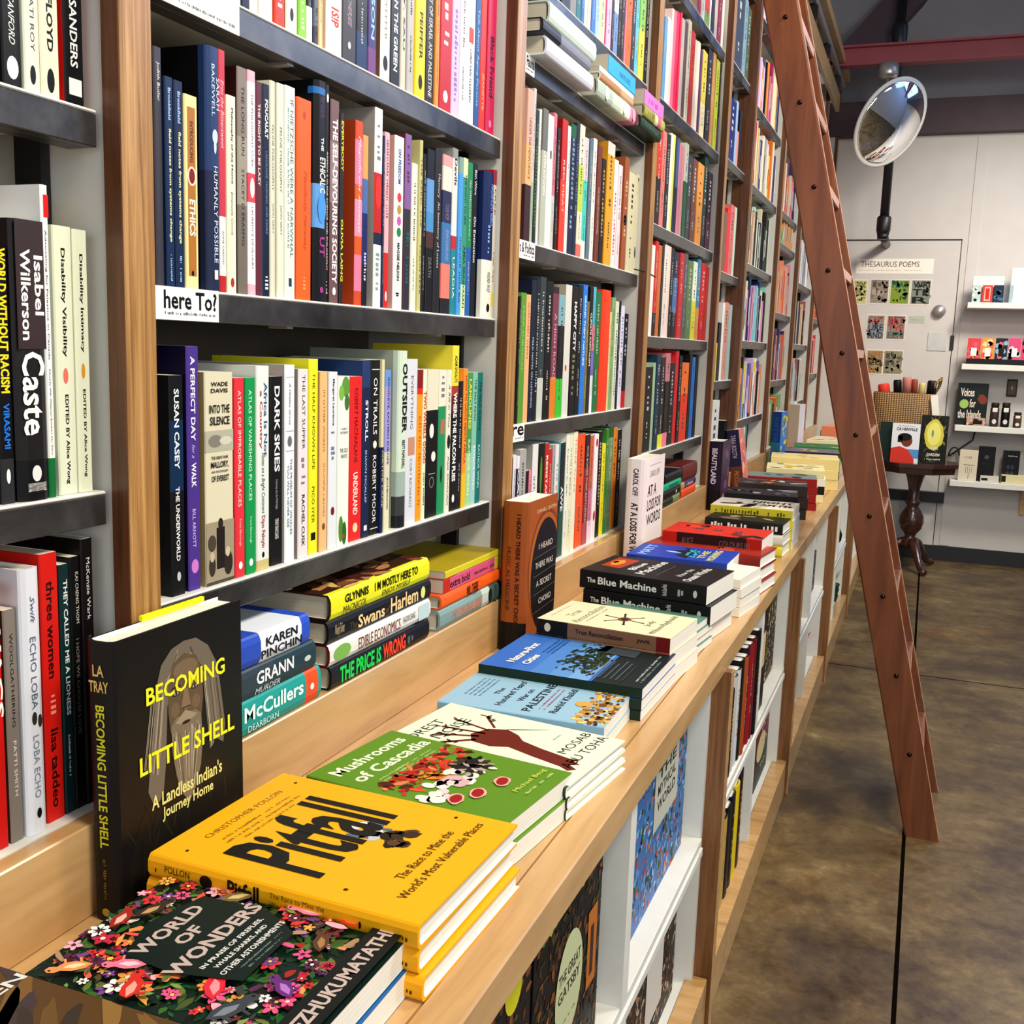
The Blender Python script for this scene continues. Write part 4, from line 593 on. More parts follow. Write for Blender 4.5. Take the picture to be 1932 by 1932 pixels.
S3=[(180,194,640,'2a2422'),(196,246,600,'6aa044',dict(n='leaf green',t=[('PEAK SURVIVAL',.1,.6,'b8d890',.35,.6)])),(250,291,620,'f0b88a',dict(t=[('SEVENTEEN WEEKS',.06,.5,'a04030',.3,.65)])),(300,346,470,'1c2840',dict(t=[('FIELD NOTES ON LISTENING',.4,.9,'c8d4e8',.35,.65)])),(348,382,460,'22262c',dict(t=[('~the well gardened',.1,.8,'b8b8b0')])),(386,440,440,'3f4c50:.7/c8ccc4',dict(n='slate and white')),(446,512,480,'121114'),(515,570,540,'3a2a34:.05/86485c:.68/d88a30',dict(n='maroon and orange',t=[('A HIGH ROAD',.2,.7,'e0b0bc',.3,.7)])),(576,636,620,'8ab0b8:.25/1a1c1e:.68/4ac040',dict(n='green and black')),(641,700,520,'d8d8d0',dict(s='b0a898',t=[('@',.6,.65,'d05030',.2,.5)])),(705,766,530,'161416',dict(t=[('HAPPY CITY',.12,.5,'f0f0ec',.3,.75,'B'),('~transforming our lives',.52,.85,'8a8a6a')])),(770,812,525,'1a1a1c'),(815,856,520,'2f86d8',dict(t=[('GRAND THEFT NATURE',.08,.62,'d0e8f8',.3,.7,'b')])),(858,880,690,'8a7a3a'),(883,916,545,'1a181c:.6/2a2a30',dict(n='black',t=[('CLIMATE CAPITALISM',.2,.62,'f0e8d0',.3,.7,'b')])),(918,942,545,'60b8d0:.3/d88aa0:.5/8a78c0:.7/e4e4e8',dict(n='multicoloured')),(946,996,590,'2a7a4c',dict(n='green')),(1000,1086,570,'e2502c',dict(h=1,a=0)),(1088,1106,800,'e0d8a0'),(1109,1142,650,'8fae80'),(1145,1176,690,'d8dccc',dict(t=[('~aaaaaaaaaa',.1,.9,'5a7a5a')])),(1180,1200,690,'1c2030'),(1203,1236,735,'dcdcec',dict(t=[('~lllllllll',.1,.8,'8a88a8')])),(1240,1277,815,'1c2032:.82/c02a2a',dict(n='navy and red',t=[('~mmmmm',.05,.5,'b8b8c8')]))]
shelf_row(1.124,conv(S3,k,lambda v:440+v/5.368),'below the Politics shelf',G2)
k=lambda v:920+v/6.037
S4=[(205,245,640,'k'),(250,281,600,'e4e0e0'),(285,322,610,'e8e4ec:.1/2a2450',dict(t=[('CARE OF',.1,.7,'w',.1,.9,'b')],n='navy and white')),(325,396,540,'b0b0ac',dict(n='grey')),(400,432,780,'2a1420',dict(t=[('THE',.3,.5,'w')])),(435,458,770,'e88aa0'),(462,530,480,'e0e0de',dict(s='a8a8a4',t=[('INTELLIGENCE',.25,.7,'3a2a4a',.2,.5)])),(540,606,470,'10160e',dict(t=[('@',.1,.4,'6a8a3a',.2,.6)],n='black')),(612,654,465,'c0302c',dict(t=[('RESISTANCE',.1,.55,'f4e8d8',.2,.7,'b')],n='red')),(656,690,530,'c82a2c:.6/e08030',dict(n='red and orange')),(695,726,480,'a8aaa8'),(730,766,480,'e4e0dc',dict(t=[('THE BODY',.15,.6,'c06a6a')])),(769,786,440,'6aa0a8:.5/1a1c20'),(790,841,460,'16262e:.6/1f5a4e',dict(n='dark teal',t=[('AWE',.38,.6,'d8e8e8',.2,.75,'b')])),(845,886,340,'e4e6de',dict(n='white')),(889,926,320,'e0e0c4',dict(n='cream')),(930,976,315,'e6e4d0',dict(n='cream',t=[('THREE WAYS',.05,.5,'e08040',.3,.7)])),(984,1062,360,'e4622c',dict(n='orange')),(1068,1122,370,'3a2224:.3/8a3a40:.8/b05a68',dict(n='maroon',t=[('OUR BODIES THEIR BATTLEFIELD',.1,.8,'e8d0c8',.3,.6)])),(1126,1164,380,'c86a4a:.5/c88098:.8/e4d0d8',dict(n='rust and pink')),(1168,1216,360,'f0e8ec',dict(n='white spotted red',t=[('@',.04,.12,'c81c3c',.2,.8),('@',.72,.82,'c81c3c',.2,.8)])),(1219,1259,330,'141214',dict(t=[('~SOCIOPATHOLOGY',.1,.7,'a8a8a0')])),(1263,1302,470,'e8dc40'),(1306,1334,300,'4a8a3c'),(1337,1386,280,'2f6a34:.1/7a9a78',dict(n='green')),(1390,1432,290,'d88a2c',dict(n='orange',t=[('~human kind',.1,.5,'8a4a1a')])),(1436,1480,310,'1a1a1e')]
shelf_row(.829,conv(S4,k,lambda v:760+v/6.037),'bottom shelf after second post',G2,xs=-.692)
# ---- bay 3 ----
G3='books in the bay between the third and fourth oak posts'; k=lambda v:1180+v/3.864
def quick(zs,L,phrase,grp,kx,ky,**kw): shelf_row(zs,[(kx(a),kx(b),(ky(t) if t>3 else t),c,{'a':0} if b-a<22 else {}) for a,b,t,c in L],phrase,grp,**kw)
ky=lambda v:v/3.864
quick(2.199,[(480,522,.2,'T'),(524,546,.2,'c83a3a'),(549,574,.2,'e8e4dc'),(577,606,.2,'d8482c:.8/8ab04a'),(609,617,.2,'w'),(620,641,.2,'2a2030'),(644,662,.2,'d8c8c0'),(665,690,.21,'a82a44'),(693,706,.2,'w'),(709,728,.22,'2a2a30')],'topmost shelf after third post',G3,k,ky)
quick(1.892,[(265,282,.2,'7aa8d0'),(284,304,.21,'e8e8e4'),(306,321,60,'e8d0cc'),(323,340,70,'e07a9a'),(342,360,80,'d82a5c'),(362,378,90,'d43060'),(381,400,130,'b8b0ac'),(403,421,150,'6a5048'),(424,446,140,'e4ddc8'),(452,476,220,'d8482c'),(480,496,290,'e4dcc4'),(498,513,300,'f0e8d8'),(516,531,360,'6a3a7a'),(537,566,360,'d8c84a:.6/e8e0b8'),(574,603,350,'2a2624'),(606,626,350,'d09a5a'),(631,654,420,'c8d840'),(660,697,450,'1a1620:.6/6a3a80')],'second highest shelf after third post',G3,k,ky)
quick(1.586,[(210,240,930,'d0402c:.5/2a1a18'),(245,270,950,'d88a84'),(273,298,970,'2a2c30'),(301,316,970,'e4e6da'),(318,331,980,'d8dc7a'),(336,344,1000,'2a3a5a'),(346,362,1020,'4a6a90:.5/1a2030'),(365,386,1050,'d890a8'),(388,400,1070,'e8b0a8'),(403,428,1040,'dfe4d4:.4/2f7a4c'),(431,459,1130,'4a4e54'),(464,497,1150,'7a4a38'),(503,543,1180,'e0a04a'),(546,571,1130,'17432e:.9/1a2a28'),(575,607,1250,'3a1a2c:.6/5a2a44')],'middle shelf after third post',G3,k,ky)
ky=lambda v:400+v/3.864
quick(1.303,[(168,186,240,'eceae6'),(189,212,210,'c8302a:.75/2a1a18'),(215,236,240,'c87a3c'),(239,254,230,'2a2220'),(256,283,225,'e4dcd8'),(285,302,250,'f0d8cc'),(304,327,260,'181618'),(330,358,290,'2a3a5c:.3/5a88b8:.7/1a2030'),(370,401,295,'d0383a'),(404,426,295,'6a6c72'),(430,466,350,'6a8a5a'),(470,497,360,'e0e8d8:.5/d8d44a'),(500,523,340,'4a8aa0:.6/d09a50'),(528,560,370,'c8242c'),(563,582,400,'b83a30')],'fourth shelf down after third post',G3,k,ky)
quick(.995,[(120,172,1130,'231e1c'),(175,190,1100,'a8c0a0'),(192,228,1040,'1f4058'),(232,262,1060,'3a322e:.85/e8e84a'),(267,296,1030,'c88a90:.3/2a2226:.85/e890a0'),(299,333,1100,'1c1a1c'),(336,357,1010,'d03038'),(360,384,1050,'1a1818'),(386,434,1100,'f0802c:.4/e84a24'),(438,456,1040,'181618'),(458,480,1060,'2f7ac0'),(484,503,1040,'15131a')],'lowest upright row after third post',G3,k,ky)
lying([(2.89,3.10,.8295,.022,.14,'27402f:.6/8a9a6a',dict(n='dark green hardcover')),(2.89,3.11,.8515,.023,.14,'14181c',dict(n='black hardcover',t=[('@',.7,.75,'w')])),(2.89,3.115,.8745,.022,.14,'20b088',dict(n='mint green hardcover',t=[('#',.3,.8,'157a60',.3,.7)])),(2.90,3.12,.8965,.026,.14,'1a181a',dict(n='black hardcover'))],XR,'the stack beside the white book',GS)
lying([(3.13,3.33,.8295,.026,.14,'ee6428',dict(n='orange hardcover')),(3.125,3.33,.8555,.022,.14,'c8a878:.2/5a3068:.9/3a2450',dict(n='purple hardcover',t=[('~aaaaaa',.3,.8,'e8d8e8')])),(3.13,3.34,.8775,.05,.14,'7a2a24',dict(n='thick red brown hardcover'))],XR,'the short riser stack',GS)
# ---- narrow bay 4 ----
G4='books in the narrow bay'
quick(2.213,[(795,850,.24,'4a5260'),(852,874,.25,'8fa8b8'),(876,898,.24,'5a6a4a')],'top shelf, narrow bay',G4,lambda v:1178+v/3.864,ky)
quick(1.907,[(760,800,.2,'17307a'),(803,815,.21,'a8c0e0'),(817,828,.12,'e0a088'),(830,845,.2,'2a2024')],'second shelf, narrow bay',G4,lambda v:1176+v/3.864,ky)
quick(1.54,[(715,735,.2,'8a6a5a'),(737,757,.22,'e0383c'),(759,785,.24,'d08080'),(787,800,.24,'c8d8c4')],'third shelf, narrow bay',G4,lambda v:1176+v/3.864,ky)
quick(1.17,[(630,655,.13,'e8d020'),(657,678,.2,'181e38'),(680,694,.27,'e8e8e4'),(697,722,.28,'d09a88'),(727,748,.27,'a8bcb8')],'fourth shelf, narrow bay',G4,k,ky)
quick(.829,[(600,655,.27,'dcdcd8'),(672,700,.12,'202022'),(702,720,.19,'18181a')],'bottom shelf, narrow bay',G4,k,ky)
# ---- far bays: small in the photo, one object ----
m=MB(); random.seed(11)
PAL={5:[('f0a040','d8c8e8','6a7a9a','e8c878','1a1620','2a3a5a','9ab8e0','e8e4c8','k','b03a6a','d88aa0'),('e8e4dc','c8c4bc','e0d8cc','b0a898','8a7a6a','e8e0b8','e8d890','5a4a8a','e0803c','c83038'),('3a2a22','d8d4b8','k','1a3a30','e8b8a0','e8e4e0','c8dcc8','2a5a4a','e4d8c8','1a2438'),('e8e4c8','181a24','1f3a78','8fc8c8','e0e0b0','2a2030','d898c8','3a2c3a'),('7a70b8','d0b8e0','e0a070','e8d83c','e4dc50','d8d8d0','2a2428','e8e8e0')]}
def farrow(i,z,pal,frac=1,hm=.2):
    y=POST[i]+.012; ye=POST[i]+(POST[i+1]-.05-POST[i])*frac
    while y<ye-.012:
        t=random.uniform(.012,.034); h=random.uniform(hm-.03,hm+.05); x=-.692-random.uniform(0,.008); c=random.choice(pal)
        m.box(x-.14,x,y,min(y+t,ye),z+.0005,z+h,c); m.box(x-.137,x-.003,y+.001,min(y+t,ye)-.001,z+.001,z+h+.0003,'e')
        if random.random()<.5: m.box(x,x+.0004,y+t*.3,y+t*.7,z+h*.25,z+h*.7,random.choice(['e','k','c']))
        y+=t+.0006
for z,p in zip((2.186,1.903,1.611,1.318,1.008),PAL[5]): farrow(5,z,p,.93)
farrow(5,2.5,['e8e8f0','b8d0f0','5a88c0'],.9); farrow(5,.829,['e8e8e0','2a2a2a','58b0b8'],.6)
WARMP=['e0703c','d0402c','e8a060','e8e0d0','b88a90','4a3a6a','8a5a78','2a2430','c8c8b8','e890a0']
for z in (1.463,1.148): farrow(6,z,WARMP+['d8b898','c8a888'],.9)
farrow(6,1.778,['e8b0c8','7ac080','f0a050','c8a888'],.9,.1); farrow(6,1.916,WARMP,.9); farrow(6,2.23,WARMP,.9); farrow(6,.829,['d8a0b0','e8e4dc','3a5a3a','8ac080','c8784a'],.9)
for z in (1.33,1.649,1.95,2.25,1.015): farrow(7,z,['e8e8ec','3a3a50','b06a70','c8c4b8','2a2424','98b0c0','d8b890','8a7a6a'],.85)
for z in (1.162,1.5,1.8,2.1): farrow(8,z,['d84050','8a4a9a','e8703a','e8e8f0','2a2a30','c8302a','e0a0a0'],.8)
farrow(7,.829,['e8e060','d8d0d0','2a2a2a'],.5)
tag(m.build('books_on_far_shelves',M_paint),'rows of small distant books on the shelves around and behind the ladder','books',None,'stuff')
# ================= flat stacks on the counter =================
GC='piles of new books on the counter'
def pile(hs,fs,zt,w,n,spec,desc,hard=0,side=None,t=None,f=None,jit=.003,alt=None,rzmax=.12,wc=None):
    a=at(hs[0],hs[1],z=zt); b=at(fs[0],fs[1],z=zt); L=math.hypot(b[0]-a[0],b[1]-a[1]); rz=max(-rzmax,min(rzmax,math.atan2(b[1]-a[1],b[0]-a[0])))
    ym=(a[1]+b[1])/2; y0=ym-math.sin(rz)*L/2; th=(zt-.742)/n; random.seed(int(hs[0]))
    L=min(L,.27)
    if wc: a=(wc[0],wc[2],zt); L=wc[1]-wc[0]; y0=wc[2]; rz=0
    for i in range(n):
        top=i==n-1; dx,dy=(0,0) if top else (random.uniform(-jit*.3,jit*1.6),random.uniform(-jit,jit)*.6)
        sp,nm=spec,desc
        if alt and i in alt: sp,nm=alt[i]
        r=empty('hardcover_book' if hard else 'paperback_book',(a[0]+dx,y0+dy,.742+i*th+.0002),rz+(0 if top else random.uniform(-.012,.012)))
        book_parts(r,LYY,L,w,th-.0006,sp,hard,side if sp==spec else None,None,'efece2',texts(t) if t and sp==spec else None,f if top else None)
        pos='lying alone' if n==1 else 'topmost copy' if top else 'bottom copy' if i==0 else (ORD[i+1]+' copy up')
        tag(r,nm+', '+pos,'book',GC)
    return r
FL=['d8484c','f07060','e86a9a','f4b8c8','f4f0ea','e8b060','8a5a9a','c83a5a','f09a60','6a3a5c']
LG=['1f4a30','2f6a3a','4a7a3c','183a2a','6a8a4a','3a5a28','28483c']
def wonders(q,W,L):
    random.seed(3)
    inn=lambda x,y: .27*W<x<.77*W and .33*L<y<.78*L
    for i in range(420):
        x,y=random.uniform(.0,1)*W,random.uniform(.12,1)*L; q.leaf(x,y,random.uniform(.008,.022),random.uniform(0,6.3),random.choice(LG+['7a8a4a','5a6a3a']))
        if i%45==0: q.up(.00003)
    q.up()
    for i in range(230):
        while 1:
            x,y=random.uniform(.02,.98)*W,random.uniform(.14,.98)*L
            if not inn(x,y): break
        z=random.random()
        if z<.4: q.flower(x,y,random.uniform(.004,.010),random.choice(FL),random.choice(['e8d060','5a2a3a','f4e0c0']),random.choice([5,6,7]))
        elif z<.8: q.ell(x,y,random.uniform(.003,.010),random.uniform(.0015,.004),random.choice(FL+['4a4a50','8a6a5a','b89a7a','3a2a20','6a5a40','a83c2c']),9,random.uniform(0,3),.35)
        else: q.leaf(x,y,random.uniform(.008,.016),random.uniform(0,6.3),random.choice(LG+['8aa860']))
        if i%12==0: q.up(.00003)
    q.up()
    def creature(x,y,c,c2,s,a):
        ca,sa=math.cos(a),math.sin(a); T_=lambda u,v:(W*x+s*(u*ca-v*sa),L*y+s*(u*sa+v*ca))
        q.poly([T_(*p) for p in ((-1.1,0),(-.7,.35),(-.1,.5),(.5,.36),(.8,.5),(1.15,.42),(1.3,.15),(1.1,-.1),(.7,-.05),(.4,-.35),(-.2,-.42),(-.7,-.25))],c); q.up(.00004)
        q.poly([T_(*p) for p in ((-.8,.0),(-.2,.25),(.4,.1),(.1,-.15),(-.4,-.2))],c2); q.ell(*T_(1.05,.25),s*.09,s*.09,'1a1414',6)
        for u in (-.5,.3): q.line(*T_(u,-.3),*T_(u+.1,-.75),s*.14,c)
        q.up(.00004)
    creature(.24,.40,'e0384a','f4a0a8',.017,.5); creature(.09,.87,'f0a468','f4dcb0',.014,2.2); creature(.93,.38,'f0a0b4','f8ccd8',.014,1.5); creature(.93,.22,'d8482c','f07848',.013,1.2)
    creature(.72,.23,'6a4a34','b08a5a',.014,.4); creature(.12,.28,'4a525a','8a929a',.018,-.5); creature(.08,.62,'d8403a','f4b0a0',.016,.3); creature(.88,.66,'8a7448','d8c890',.016,2.3)
    creature(.5,.92,'a83c34','f0c0b0',.015,.1); creature(.34,.2,'7a3a8a','b888c8',.014,.9); creature(.62,.86,'4a3a30','c8a878',.015,-.4); creature(.2,.72,'e88aa0','f8d0d8',.014,1.9)
    q.poly([(W*.22,L*.56),(W*.25,L*.76),(W*.5,L*.82),(W*.82,L*.76),(W*.84,L*.5),(W*.72,L*.34),(W*.3,L*.33)],'0c2a26')
    q.rect(0,0,W,L*.115,'0f1f1d'); q.up()
    E_='c8b8b0'
    q.text('WORLD',W*.27,L*.70,W*.73,L*.76,E_,'B'); q.text('OF',W*.42,L*.62,W*.58,L*.675,E_,'B'); q.text('WONDERS',W*.2,L*.525,W*.86,L*.59,E_,'B')
    q.text('IN PRAISE OF FIREFLIES,',W*.3,L*.475,W*.76,L*.497,'e',"b"); q.text('WHALE SHARKS, AND',W*.33,L*.438,W*.72,L*.46,'e','b'); q.text('OTHER ASTONISHMENTS',W*.3,L*.40,W*.78,L*.422,'e','b')
    q.text('~aaaaaaaa',W*.38,L*.375,W*.7,L*.383,'8a9a94'); q.text('~bbbbbbbb',W*.4,L*.355,W*.66,L*.363,'8a9a94')
    q.text('NEZHUKUMATATHIL',W*.03,L*.03,W*.97,L*.085,'c8b8b0','B')
def painted(q,W,L):
    random.seed(9)
    for i in range(60): q.ell(random.uniform(0,W),random.uniform(0,L),.03,.006,random.choice(['8a6a3c','6a4f2c','9a7a48','54484a','7a6038','4a4238']),12,random.uniform(.4,1.1),.2); (i%10==0) and q.up(.00004)
    q.up(.0003); q.text('BETH',W*.52,L*.80,W*.88,L*.845,'e','b'); q.text('ALLEN',W*.55,L*.735,W*.99,L*.78,'e','b')
def pitfall(q,W,L):
    Y='1c160c'; q.text('CHRISTOPHER POLLON',W*.22,L*.895,W*.8,L*.92,'7a5a10'); 
    for i,(a,b) in enumerate(((.24,.78),(.22,.8),(.3,.7))): q.text('~quotequote',W*a,L*(.845-.028*i),W*b,L*(.857-.028*i),'9a7414')
    random.seed(4)
    for i in range(40):
        c=random.choice(['c8ccd0','8a9aa8','e0e0dc','6a7a88']) if i<22 else random.choice(['2a1c12','4a3420','1c140e','6a4c2c'])
        x=W*(.60+random.gauss(0,.05)); y=L*((.44 if i<22 else .33)+random.gauss(0,.03)); q.ell(x,y,random.uniform(.004,.009),random.uniform(.003,.007),c,8,random.uniform(0,3),.35); (i%9==0) and q.up(.00004)
    q.up(.0002); q.text('Pitfall',W*.13,L*.405,W*.82,L*.79,Y,'b')
    q.text('The Race to Mine the',W*.28,L*.17,W*.78,L*.205,'4a380c'); q.text("World's Most Vulnerable Places",W*.14,L*.105,W*.92,L*.14,'4a380c')
    for a,b in ((.1,.3),(.93,.22),(.92,.9),(.08,.9)): q.ell(W*a,L*b,.002,.002,'2a1c10',6,0,.3)
def mushrooms(q,W,L):
    random.seed(5)
    q.text('Mushrooms',W*.1,L*.86,W*.9,L*.935,'eef4d8','b'); q.text('of Cascadia',W*.1,L*.74,W*.95,L*.82,'eef4d8','b')
    for i in range(3): q.text('~aaaaaaaaaaaaaa',W*.2,L*(.69-.025*i),W*.85,L*(.703-.025*i),'c8dca0')
    for i in range(110): q.ell(W*random.uniform(.08,.97),L*random.uniform(.48,.66),random.uniform(.003,.011),random.uniform(.0015,.005),random.choice(['b8301c','d84a2c','8a2018','e86a40','c8403a','5a1410','f09060']),9,random.uniform(0,3),.3); (i%9==0) and q.up(.00004)
    for i in range(14): q.line(W*random.uniform(.3,.5),L*random.uniform(.52,.58),W*random.uniform(.45,.6),L*random.uniform(.42,.5),.002,'e8a83c')
    q.up()
    for i in range(26): q.ell(W*random.uniform(.1,.6),L*random.uniform(.34,.48),random.uniform(.006,.012),random.uniform(.005,.009),random.choice(['f0e4e0','e8d4d4','f4ece4','d8b8b8']),12,0,.1); (i%9==0) and q.up(.00004)
    for i in range(90):
        a=random.uniform(0,6.28); r=random.uniform(0,.026); q.ell(W*.72+r*math.cos(a),L*.42+r*math.sin(a),.006,.0035,random.choice(['1c1614','e8e0d8','4a3c34','b8aca4','2a2220']),8,a,.3); (i%9==0) and q.up(.00004)
    for x,y in ((.35,.25),(.6,.22),(.2,.3)): q.ell(W*x,L*y,.014,.009,'f0b8b0',14,.3,.1); q.up(.00004); q.ell(W*x,L*y,.011,.0065,'a82420',14,.3,.05)
    q.up(); q.text('Michael Beug',W*.5,L*.10,W*.93,L*.135,'d8e070'); q.text('~aaaaaaaa',W*.5,L*.06,W*.9,L*.075,'c8dc90')
def forest(q,W,L):
    random.seed(6); c='7a2f1c'
    q.text('FOREST',W*.1,L*.87,W*.62,L*.93,'2a3a30'); q.text('of NOISE',W*.1,L*.77,W*.75,L*.83,'2a3a30')
    q.poly([(W*.26,L*.08),(W*.3,L*.13),(W*.36,L*.3),(W*.42,L*.44),(W*.36,L*.52),(W*.38,L*.63),(W*.5,L*.68),(W*.66,L*.64),(W*.72,L*.55),(W*.66,L*.47),(W*.58,L*.42),(W*.52,L*.3),(W*.46,L*.13),(W*.48,L*.08),(W*.43,L*.1),(W*.4,L*.06),(W*.36,L*.1),(W*.31,L*.05)],c)
    for i,(a,l) in enumerate(((2.35,.045),(2.0,.055),(1.7,.06),(1.35,.055),(.75,.045))):
        x0,y0=W*(.42+.07*i),L*(.62+.01*(i%2)); x1,y1=x0+l*math.cos(a),y0+l*math.sin(a); q.line(x0,y0,x1,y1,.006-.0006*i,c)
        for k_ in range(6):
            t=.5+k_*.1; b=a+random.uniform(-1.3,1.3); q.leaf(x0+(x1-x0)*t,y0+(y1-y0)*t,.011,b,random.choice([c,'3a3a30','2a4038','8a4a30']))
    q.poly([(W*.72,L*.57),(W*.9,L*.36),(W*.73,L*.53)],'4a5a4c')
    q.text('MOSAB',W*.52,L*.17,W*.98,L*.22,'2a3a30'); q.text('ABU TOHA',W*.3,L*.08,W*.98,L*.135,'2a3a30'); q.text('poems',W*.72,L*.29,W*.84,L*.305,'6a8a70')
def palest(q,W,L):
    for i in range(4): q.text('~aaaaaaaaaaaaa',W*(.3),L*(.9-.03*i),W*.85,L*(.913-.03*i),'5a7a98')
    T_='24303c'; q.text('The',W*.42,L*.72,W*.62,L*.755,T_,'b'); q.text("Hundred Years'",W*.14,L*.64,W*.9,L*.685,T_,'b'); q.text('War on',W*.33,L*.55,W*.7,L*.59,T_,'b'); q.text('PALESTINE',W*.1,L*.455,W*.94,L*.51,T_,'b')
    q.text('~red red red',W*.2,L*.415,W*.85,L*.428,'b84a5a'); q.text('~red red red',W*.2,L*.385,W*.85,L*.398,'b84a5a'); q.text('Rashid Khalidi',W*.15,L*.31,W*.88,L*.355,T_,'b')
    random.seed(8)
    for i in range(170): q.ell(W*random.uniform(0,1),L*random.uniform(0,.2),random.uniform(.002,.008),random.uniform(.002,.006),random.choice(['c89a4a','e0bc70','8a5a2c','5a3418','f0d890','a87838']),6,random.choice((0,.1)),.25); (i%12==0) and q.up(.00003)
    q.ell(W*.5,L*.21,.012,.012,'d8b060',14)
def nature(q,W,L):
    random.seed(12)
    for i,c in enumerate(['4a80cc','5288d0','6096d4','70a4d8','84b4e0']): q.rect(0,L*(.8-.12*i),W,L*(.92-.12*i) if i else L,c)
    q.rect(0,0,W,L*.3,'1e3032'); q.up()
    for i in range(300):
        x=W*random.triangular(.1,.98,.55); y=L*random.triangular(.3,.62,.38); q.ell(x,y,random.uniform(.002,.008),random.uniform(.001,.004),random.choice(['1f2e1a','2f4424','182414','3f5530','24381c']),7,random.uniform(-.5,.5),.35); (i%14==0) and q.up(.00003)
    q.up(); q.poly([(W*.75,L*.46),(W*1.0,L*.42),(W*1.0,L*.2),(W*.7,L*.2)],'4a545c'); q.poly([(W*.75,L*.46),(W,L*.42),(W,L*.38),(W*.76,L*.4)],'e0dcd0')
    for i in range(7): q.rect(W*.1,L*(.14+.035*i),W*(.5+.05*(i%3)),L*(.15+.035*i),random.choice(['5a6a70','8a9aa0','3a484c']))
    q.up(); q.text('Nature-First',W*.15,L*.82,W*.72,L*.875,'w','B'); q.text('Cities',W*.15,L*.73,W*.42,L*.78,'w','B')
    for i in range(3): q.text('~aaaaaaa',W*.52,L*(.74-.03*i),W*.92,L*(.752-.03*i),'1f3f78')
    q.text('~authors names',W*.12,L*.06,W*.85,L*.075,'c8d0d0'); q.text('~authors nam',W*.12,L*.03,W*.7,L*.045,'8a9a9a')
def truer(q,W,L):
    q.text('True',W*.3,L*.8,W*.6,L*.86,'8a8a70'); q.text('Reconciliation',W*.08,L*.7,W*.94,L*.76,'8a8a70','i'); q.text('~how to be a force',W*.2,L*.66,W*.85,L*.672,'8a8a70')
    for i in range(6):
        a=.3+i*PI/3; x,y=W*.5,L*.45; q.line(x,y,x+.034*math.cos(a),y+.034*math.sin(a),.0035,'3a2a1c'); q.ell(x+.036*math.cos(a),y+.036*math.sin(a),.003,.003,'3a2a1c',8)
    q.up(); q.ell(W*.5,L*.45,.014,.011,'8a5a48',14); q.up(); q.ell(W*.5,L*.45,.008,.006,'3a2418',10)
    q.text('Jody',W*.35,L*.22,W*.6,L*.275,'8a8a70'); q.text('Wilson-Raybould',W*.06,L*.12,W*.94,L*.18,'8a8a70')
    q.text('~aaaaaaaaaaaaa',W*.2,L*.94,W*.8,L*.95,'a8a488')
def bluem(q,W,L):
    q.poly([(W*.35,L*.93),(W*.9,L*.93),(W*.85,L*.74),(W*.3,L*.76)],'b84a1c'); q.up(); q.ell(W*.6,L*.86,.028,.012,'f0a040',14,0,.15); q.ell(W*.62,L*.88,.012,.005,'f8d890',10)
    q.up(); q.text('Blue',W*.3,L*.64,W*.75,L*.7,'e','b'); q.text('Machine',W*.15,L*.52,W*.95,L*.6,'e','b'); q.text('~the blue machine',W*.2,L*.43,W*.8,L*.44,'8a8a8a')
    q.text('How the',W*.3,L*.26,W*.75,L*.31,'e'); q.text('Ocean Works',W*.1,L*.15,W*.9,L*.22,'e','b')
def mattq(q,W,L):
    q.text('MATT',W*.12,L*.82,W*.9,L*.92,'9ac0f8','B'); q.ell(W*.5,L*.6,.02,.006,'b8d8f4',12,1.4); q.poly([(W*.1,L*.42),(W*.3,L*.56),(W*.45,L*.5),(W*.6,L*.62),(W*.75,L*.5),(W*.9,L*.55),(W*.85,L*.4)],'10182c')
    random.seed(2); q.up()
    for i in range(12): q.ell(W*random.uniform(.25,.8),L*random.uniform(.36,.46),.009,.004,'48b8c8',8,0,.4)
    q.text('THE',W*.2,L*.26,W*.8,L*.33,'d8d060','B'); q.text('MORNING',W*.1,L*.15,W*.92,L*.23,'d8d8a0','B')
def redswirl(q,W,L):
    random.seed(1)
    for i in range(9): q.ell(W*random.uniform(.1,.9),L*(.08+.1*i),.022,.012,random.choice(['3a1418','e0402c','8a2a24','f06040']),16,random.uniform(0,3),.1); (i%3==0) and q.up(.00005)
    q.up()
    for i in range(3): q.flower(W*.5,L*(.7-.2*i),.012,'5a4a5c','b8909a',5)
def generic(cols,txt=None,tc='k',seed=1,nn=14):
    def f(q,W,L):
        random.seed(seed)
        for i in range(nn): q.ell(W*random.uniform(.1,.9),L*random.uniform(.1,.9),random.uniform(.012,.035),random.uniform(.006,.02),random.choice(cols),14,random.uniform(0,3),.15); (i%5==0) and q.up(.00005)
        q.up()
        for i,t in enumerate(txt or []): q.text(t,W*.12,L*(.3-.16*i),W*.88,L*(.42-.16*i),tc,'B')
    return f
pile((-165,1965),(240,2130),.795,.155,2,'6a5030','painted brown paperback with white capital letters near the wall edge',f=painted,wc=(-.64,-.40,.390))
pile((65,1842),(585,1980),.79,.168,2,'12302a','dark green paperback crowded with coloured flowers and animals',f=wonders,alt={0:('2a6fa8','blue paperback under the flowery one')},jit=.008,wc=(-.588,-.352,.5505))
pile((285,1607),(799,1745),.808,.2,3,'f2b81c','big yellow hardcover with giant black title and rock picture',hard=1,t=[('@',.03,.035,'k',.3,.5),('POLLON',.07,.17,'4a380c',.4,.7),('@',.21,.26,'2a1c10',.2,.75),('Pitfall',.32,.44,'k',.12,.85,'B'),('The Race to Mine the',.48,.68,'7a5a10',.55,.78),("World's Most Vulnerable Places",.48,.76,'7a5a10',.2,.42),('@',.8,.81,'k',.3,.6),('~patagonia',.88,.97,'4a380c',.3,.5)],f=pitfall,jit=.006)
